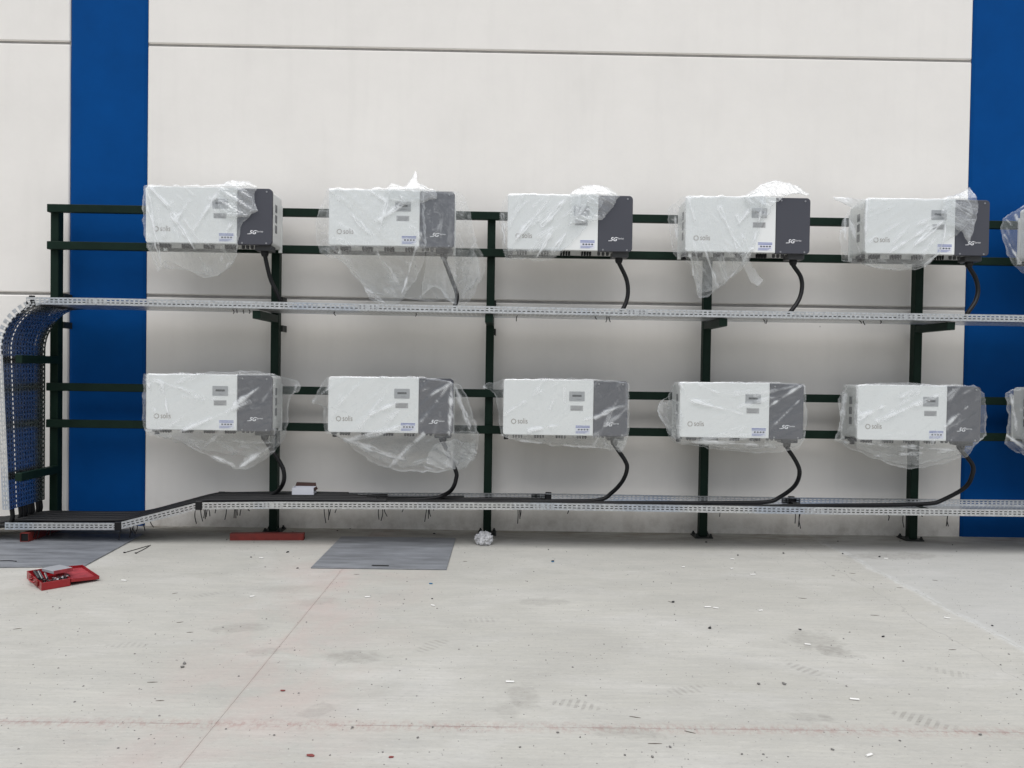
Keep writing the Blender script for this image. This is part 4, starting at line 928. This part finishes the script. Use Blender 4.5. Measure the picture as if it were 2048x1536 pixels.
# toolbox
A, B_, C_ = atz(83, 1182), atz(141, 1172), atz(50, 1160)
ex_ = (B_-A).normalized(); ang = math.atan2(ex_.y, ex_.x)
tb = empty('tool_box', tuple(A), label='open red metal tool box full of sockets on the concrete', cat='tool box'); tb.rotation_euler.z = ang
tw = (B_-A).length; tl = 0.40; th = .054
m = MB(); t = .004
m.box(0, tw, 0, t, 0.001, th, b=.0012).box(0, tw, tl-t, tl, 0.001, th, b=.0012).box(0, t, t, tl-t, 0.001, th).box(tw-t, tw, t, tl-t, 0.001, th).box(t, tw-t, t, tl-t, .001, .005)
m.build('case', M_RED, tb)
ld = MB(); a = math.radians(4)
LM = Matrix.Translation((tw+.004, 0, .026)) @ Matrix.Rotation(a, 4, 'Y')
lw_ = tw*1.02
ld.box(0, lw_, 0, tl, -.0, .003, M=LM).box(0, lw_, 0, t, .003, .022, M=LM).box(0, lw_, tl-t, tl, .003, .022, M=LM).box(lw_-t, lw_, t, tl-t, .003, .022, M=LM).box(0, t, t, tl-t, .003, .018, M=LM)
lid = ld.build('lid', M_RED, tb)
MB().box(.006, lw_-.006, .006, tl-.006, .0032, .0045, M=LM).build('lid_lining', M_REDIN, lid)
for y in (.09, .28): MB().box(tw-.004, tw+.012, y-.025, y+.025, .020, .030).build('hinge', M_DKTOOL, tb)
for y in (.10, .27): MB().box(-.010, -.0005, y-.022, y+.022, .012, .05, b=.003).build('latch', M_REDSTEEL, tb)
MB().tube(spline([(-.001, .14, .036), (-.020, .145, .032), (-.022, .23, .032), (-.001, .235, .036)], 5), .005, 6).build('handle', M_RED, tb)
for k in range(9):
    x, y = .03+.028*(k % 5)+rnd.uniform(-.004, .004), .035+.032*(k//5)
    MB().tube([(x, y, .008), (x, y, .05+rnd.uniform(-.01, .012))], .012, 10, smooth=False).build('socket', M_CHROME if k % 3 else M_DKTOOL, tb)
MB().tube([(.03, .10, .052), (.055, .32, .056)], .009, 8).build('ratchet', M_CHROME, tb)
MB().tube([(.055, .09, .050), (.075, .24, .054)], .008, 8).build('ratchet', M_CHROME, tb)
MB().tube([(.02, .14, .048), (.04, .36, .050)], .012, 8).build('extension_bar', M_DKTOOL, tb)
for k in range(6): MB().box(.09+.02*k, .104+.02*k, .03+.01*(k % 3), .09, .04, .058, b=.002, M=Matrix.Rotation(.06*k-.1, 4, 'Z')).build('bit', M_DKTOOL if k % 2 else M_CHROME, tb)
GM = Matrix.Translation((.15, .22, .072)) @ Matrix.Rotation(.12, 4, 'Z') @ Matrix.Rotation(-.08, 4, 'X')
gc = MB().box(-.06, .06, -.09, .12, -.013, .013, b=.004, M=GM).build('bit_case', M_GREYCASE, tb)
MB().box(-.061, .061, -.0925, -.0902, -.012, .012, M=GM).build('case_end', M_REDIN, gc)

# ------------------------------------------------------------------ litter on the concrete
def lump(seed, r=1):
    b = bmesh.new(); bmesh.ops.create_icosphere(b, subdivisions=1, radius=r); q = random.Random(seed)
    for v in b.verts: v.co *= q.uniform(.6, 1.15); v.co.z = max(v.co.z, -.55*r)
    me = bpy.data.meshes.new('scrap'); b.to_mesh(me); b.free(); return me
lumps = [lump(k) for k in range(5)]
def litter(name, me, mt, p, sc, label, cat, grp, rz=0.0, zlift=.55):
    key = me.name+mt.name
    m2 = LM_.get(key)
    if m2 is None:
        m2 = me.copy(); m2.materials.clear(); m2.materials.append(mt); LM_[key] = m2
    o = bpy.data.objects.new(name, m2); COL.objects.link(o); o.location = (p.x, p.y, sc[2]*zlift+.0004); o.scale = sc; o.rotation_euler.z = rz
    return tag(o, label, cat, grp)
LM_ = {}
butt = MB().tube([(-1, 0, 0), (1, 0, 0)], 1, 8).mesh('butt', M_BUTT)
BUTTS = [(1465, 1119), (1463, 1138), (1505, 1150), (1415, 1215), (1432, 1217), (1521, 1222), (1772, 1118), (1894, 1237), (1615, 1290), (1709, 1400), (1738, 1512), (735, 1195), (730, 1113), (523, 1117), (248, 1162), (1020, 1365), (504, 1194), (1366, 1135), (866, 1212)]
for k, q in enumerate(BUTTS):
    litter('paper_scrap', butt, M_BUTT, atz(*q), (.021*rnd.uniform(.6, 1.1), .006, .0042), 'tiny white scrap of paper tube on the concrete', 'scrap', 'white scraps on the concrete', rnd.uniform(-.6, .5), 1.0)
BLACKS = [(1097, 1100), (1105, 1123), (1476, 1111), (1759, 1114), (1685, 1108), (1346, 1205), (1419, 1257), (1985, 1252), (1766, 1274), (1567, 1107), (1305, 1515), (1340, 1495), (1484, 1509), (1600, 1260), (872, 1120), (864, 1198), (502, 1115), (595, 1137), (575, 1105),
          (865, 1455), (705, 1456), (835, 1476), (548, 1471), (369, 1328), (365, 1335), (1250, 1511), (585, 1065), (675, 1062), (700, 1058), (845, 1076), (868, 1068), (453, 1080), (1676, 1083), (1905, 1090), (1800, 1083), (1412, 1085), (1960, 1470), (1800, 1482), (1665, 1500), (1040, 1495), (1115, 1466), (1160, 1475), (660, 1511), (1568, 1369), (1517, 1369)]
for k, q in enumerate(BLACKS):
    s_ = rnd.uniform(.006, .012)*(0.62 if q[1] > 1400 else 1)
    litter('dark_scrap', lumps[k % 5], M_SCRAP if q[1] < 1300 else M_STONE, atz(*q), (s_*1.3, s_, s_*.7), 'small dark crumb lying on the concrete', 'crumb', 'dark crumbs on the concrete', rnd.uniform(0, 3))
TW = [(360, 1245, .5), (35, 1258, .5), (305, 1365, 0), (350, 1187, .6), (1270, 1435, -.3), (1667, 1152, -.5), (1605, 1197, -.35), (1705, 1147, -.3), (1800, 1176, -.1), (1870, 1161, -.5), (713, 1149, .1), (380, 1265, .1), (1380, 1465, -.5), (1340, 1204, -.6), (320, 1402, .1), (930, 1123, -.1), (1750, 1231, 0), (1905, 1300, 0), (120, 1110, 0), (1310, 1488, .1)]
sliver = MB().tube([(-1, 0, 0), (0, .12, 0), (1, 0, 0)], [.5, 1, .4], 5).mesh('sliver', M_TWIG)
for x, y, a in TW:
    litter('wood_sliver', sliver, M_TWIG, atz(x, y), (.018*rnd.uniform(.5, 1.6), .0019, .0016), 'thin brown sliver lying on the concrete', 'sliver', 'brown slivers on the concrete', a+rnd.uniform(-.1, .1), 1.0)
litter('blue_scrap', lumps[0], M_BLUESCRAP, atz(861, 1168), (.017, .011, .006), 'blue plastic scrap on the concrete below the grey cover plate', 'scrap', None)
litter('blue_scrap', lumps[1], M_BLUESCRAP, atz(1105, 1124), (.015, .010, .005), 'blue scrap on the concrete beyond the crumpled rag', 'scrap', None)
litter('red_scrap', lumps[2], M_REDLEAF, atz(620, 1512), (.022, .012, .004), 'larger rust red flake at the bottom of the picture', 'flake', None)
litter('red_scrap', lumps[3], M_REDLEAF, atz(782, 1515), (.012, .009, .004), 'smaller rust red flake at the bottom of the picture', 'flake', None)
litter('red_scrap', lumps[4], M_REDLEAF, atz(566, 1382), (.016, .009, .004), 'rust red flake beside the crosswise joint', 'flake', None)
# fine grit, far too small to count
gv, gf = [], []
g = random.Random(3)
for k in range(5200):
    y = -0.15-5.6*g.random()**0.8; x = g.uniform(-4.6, 4.8)*(1+y*0.06); s_ = g.uniform(.0010, .0036)*(1.9 if g.random() < .07 else 1); a = g.uniform(0, 3.14)
    o = len(gv); c_, n_ = math.cos(a)*s_, math.sin(a)*s_
    gv += [(x-c_, y-n_, .0003), (x+n_, y-c_, .0003), (x+c_*1.3, y+n_*1.3, .0003), (x-n_, y+c_, .0003), (x, y, s_*.9)]
    gf += [(o, o+1, o+4), (o+1, o+2, o+4), (o+2, o+3, o+4), (o+3, o, o+4)]
me = bpy.data.meshes.new('grit'); me.from_pydata(gv, [], gf); me.materials.append(M_STONE)
go = bpy.data.objects.new('grit', me); COL.objects.link(go); tag(go, 'fine dark grit scattered over the concrete', 'grit', kind='stuff')
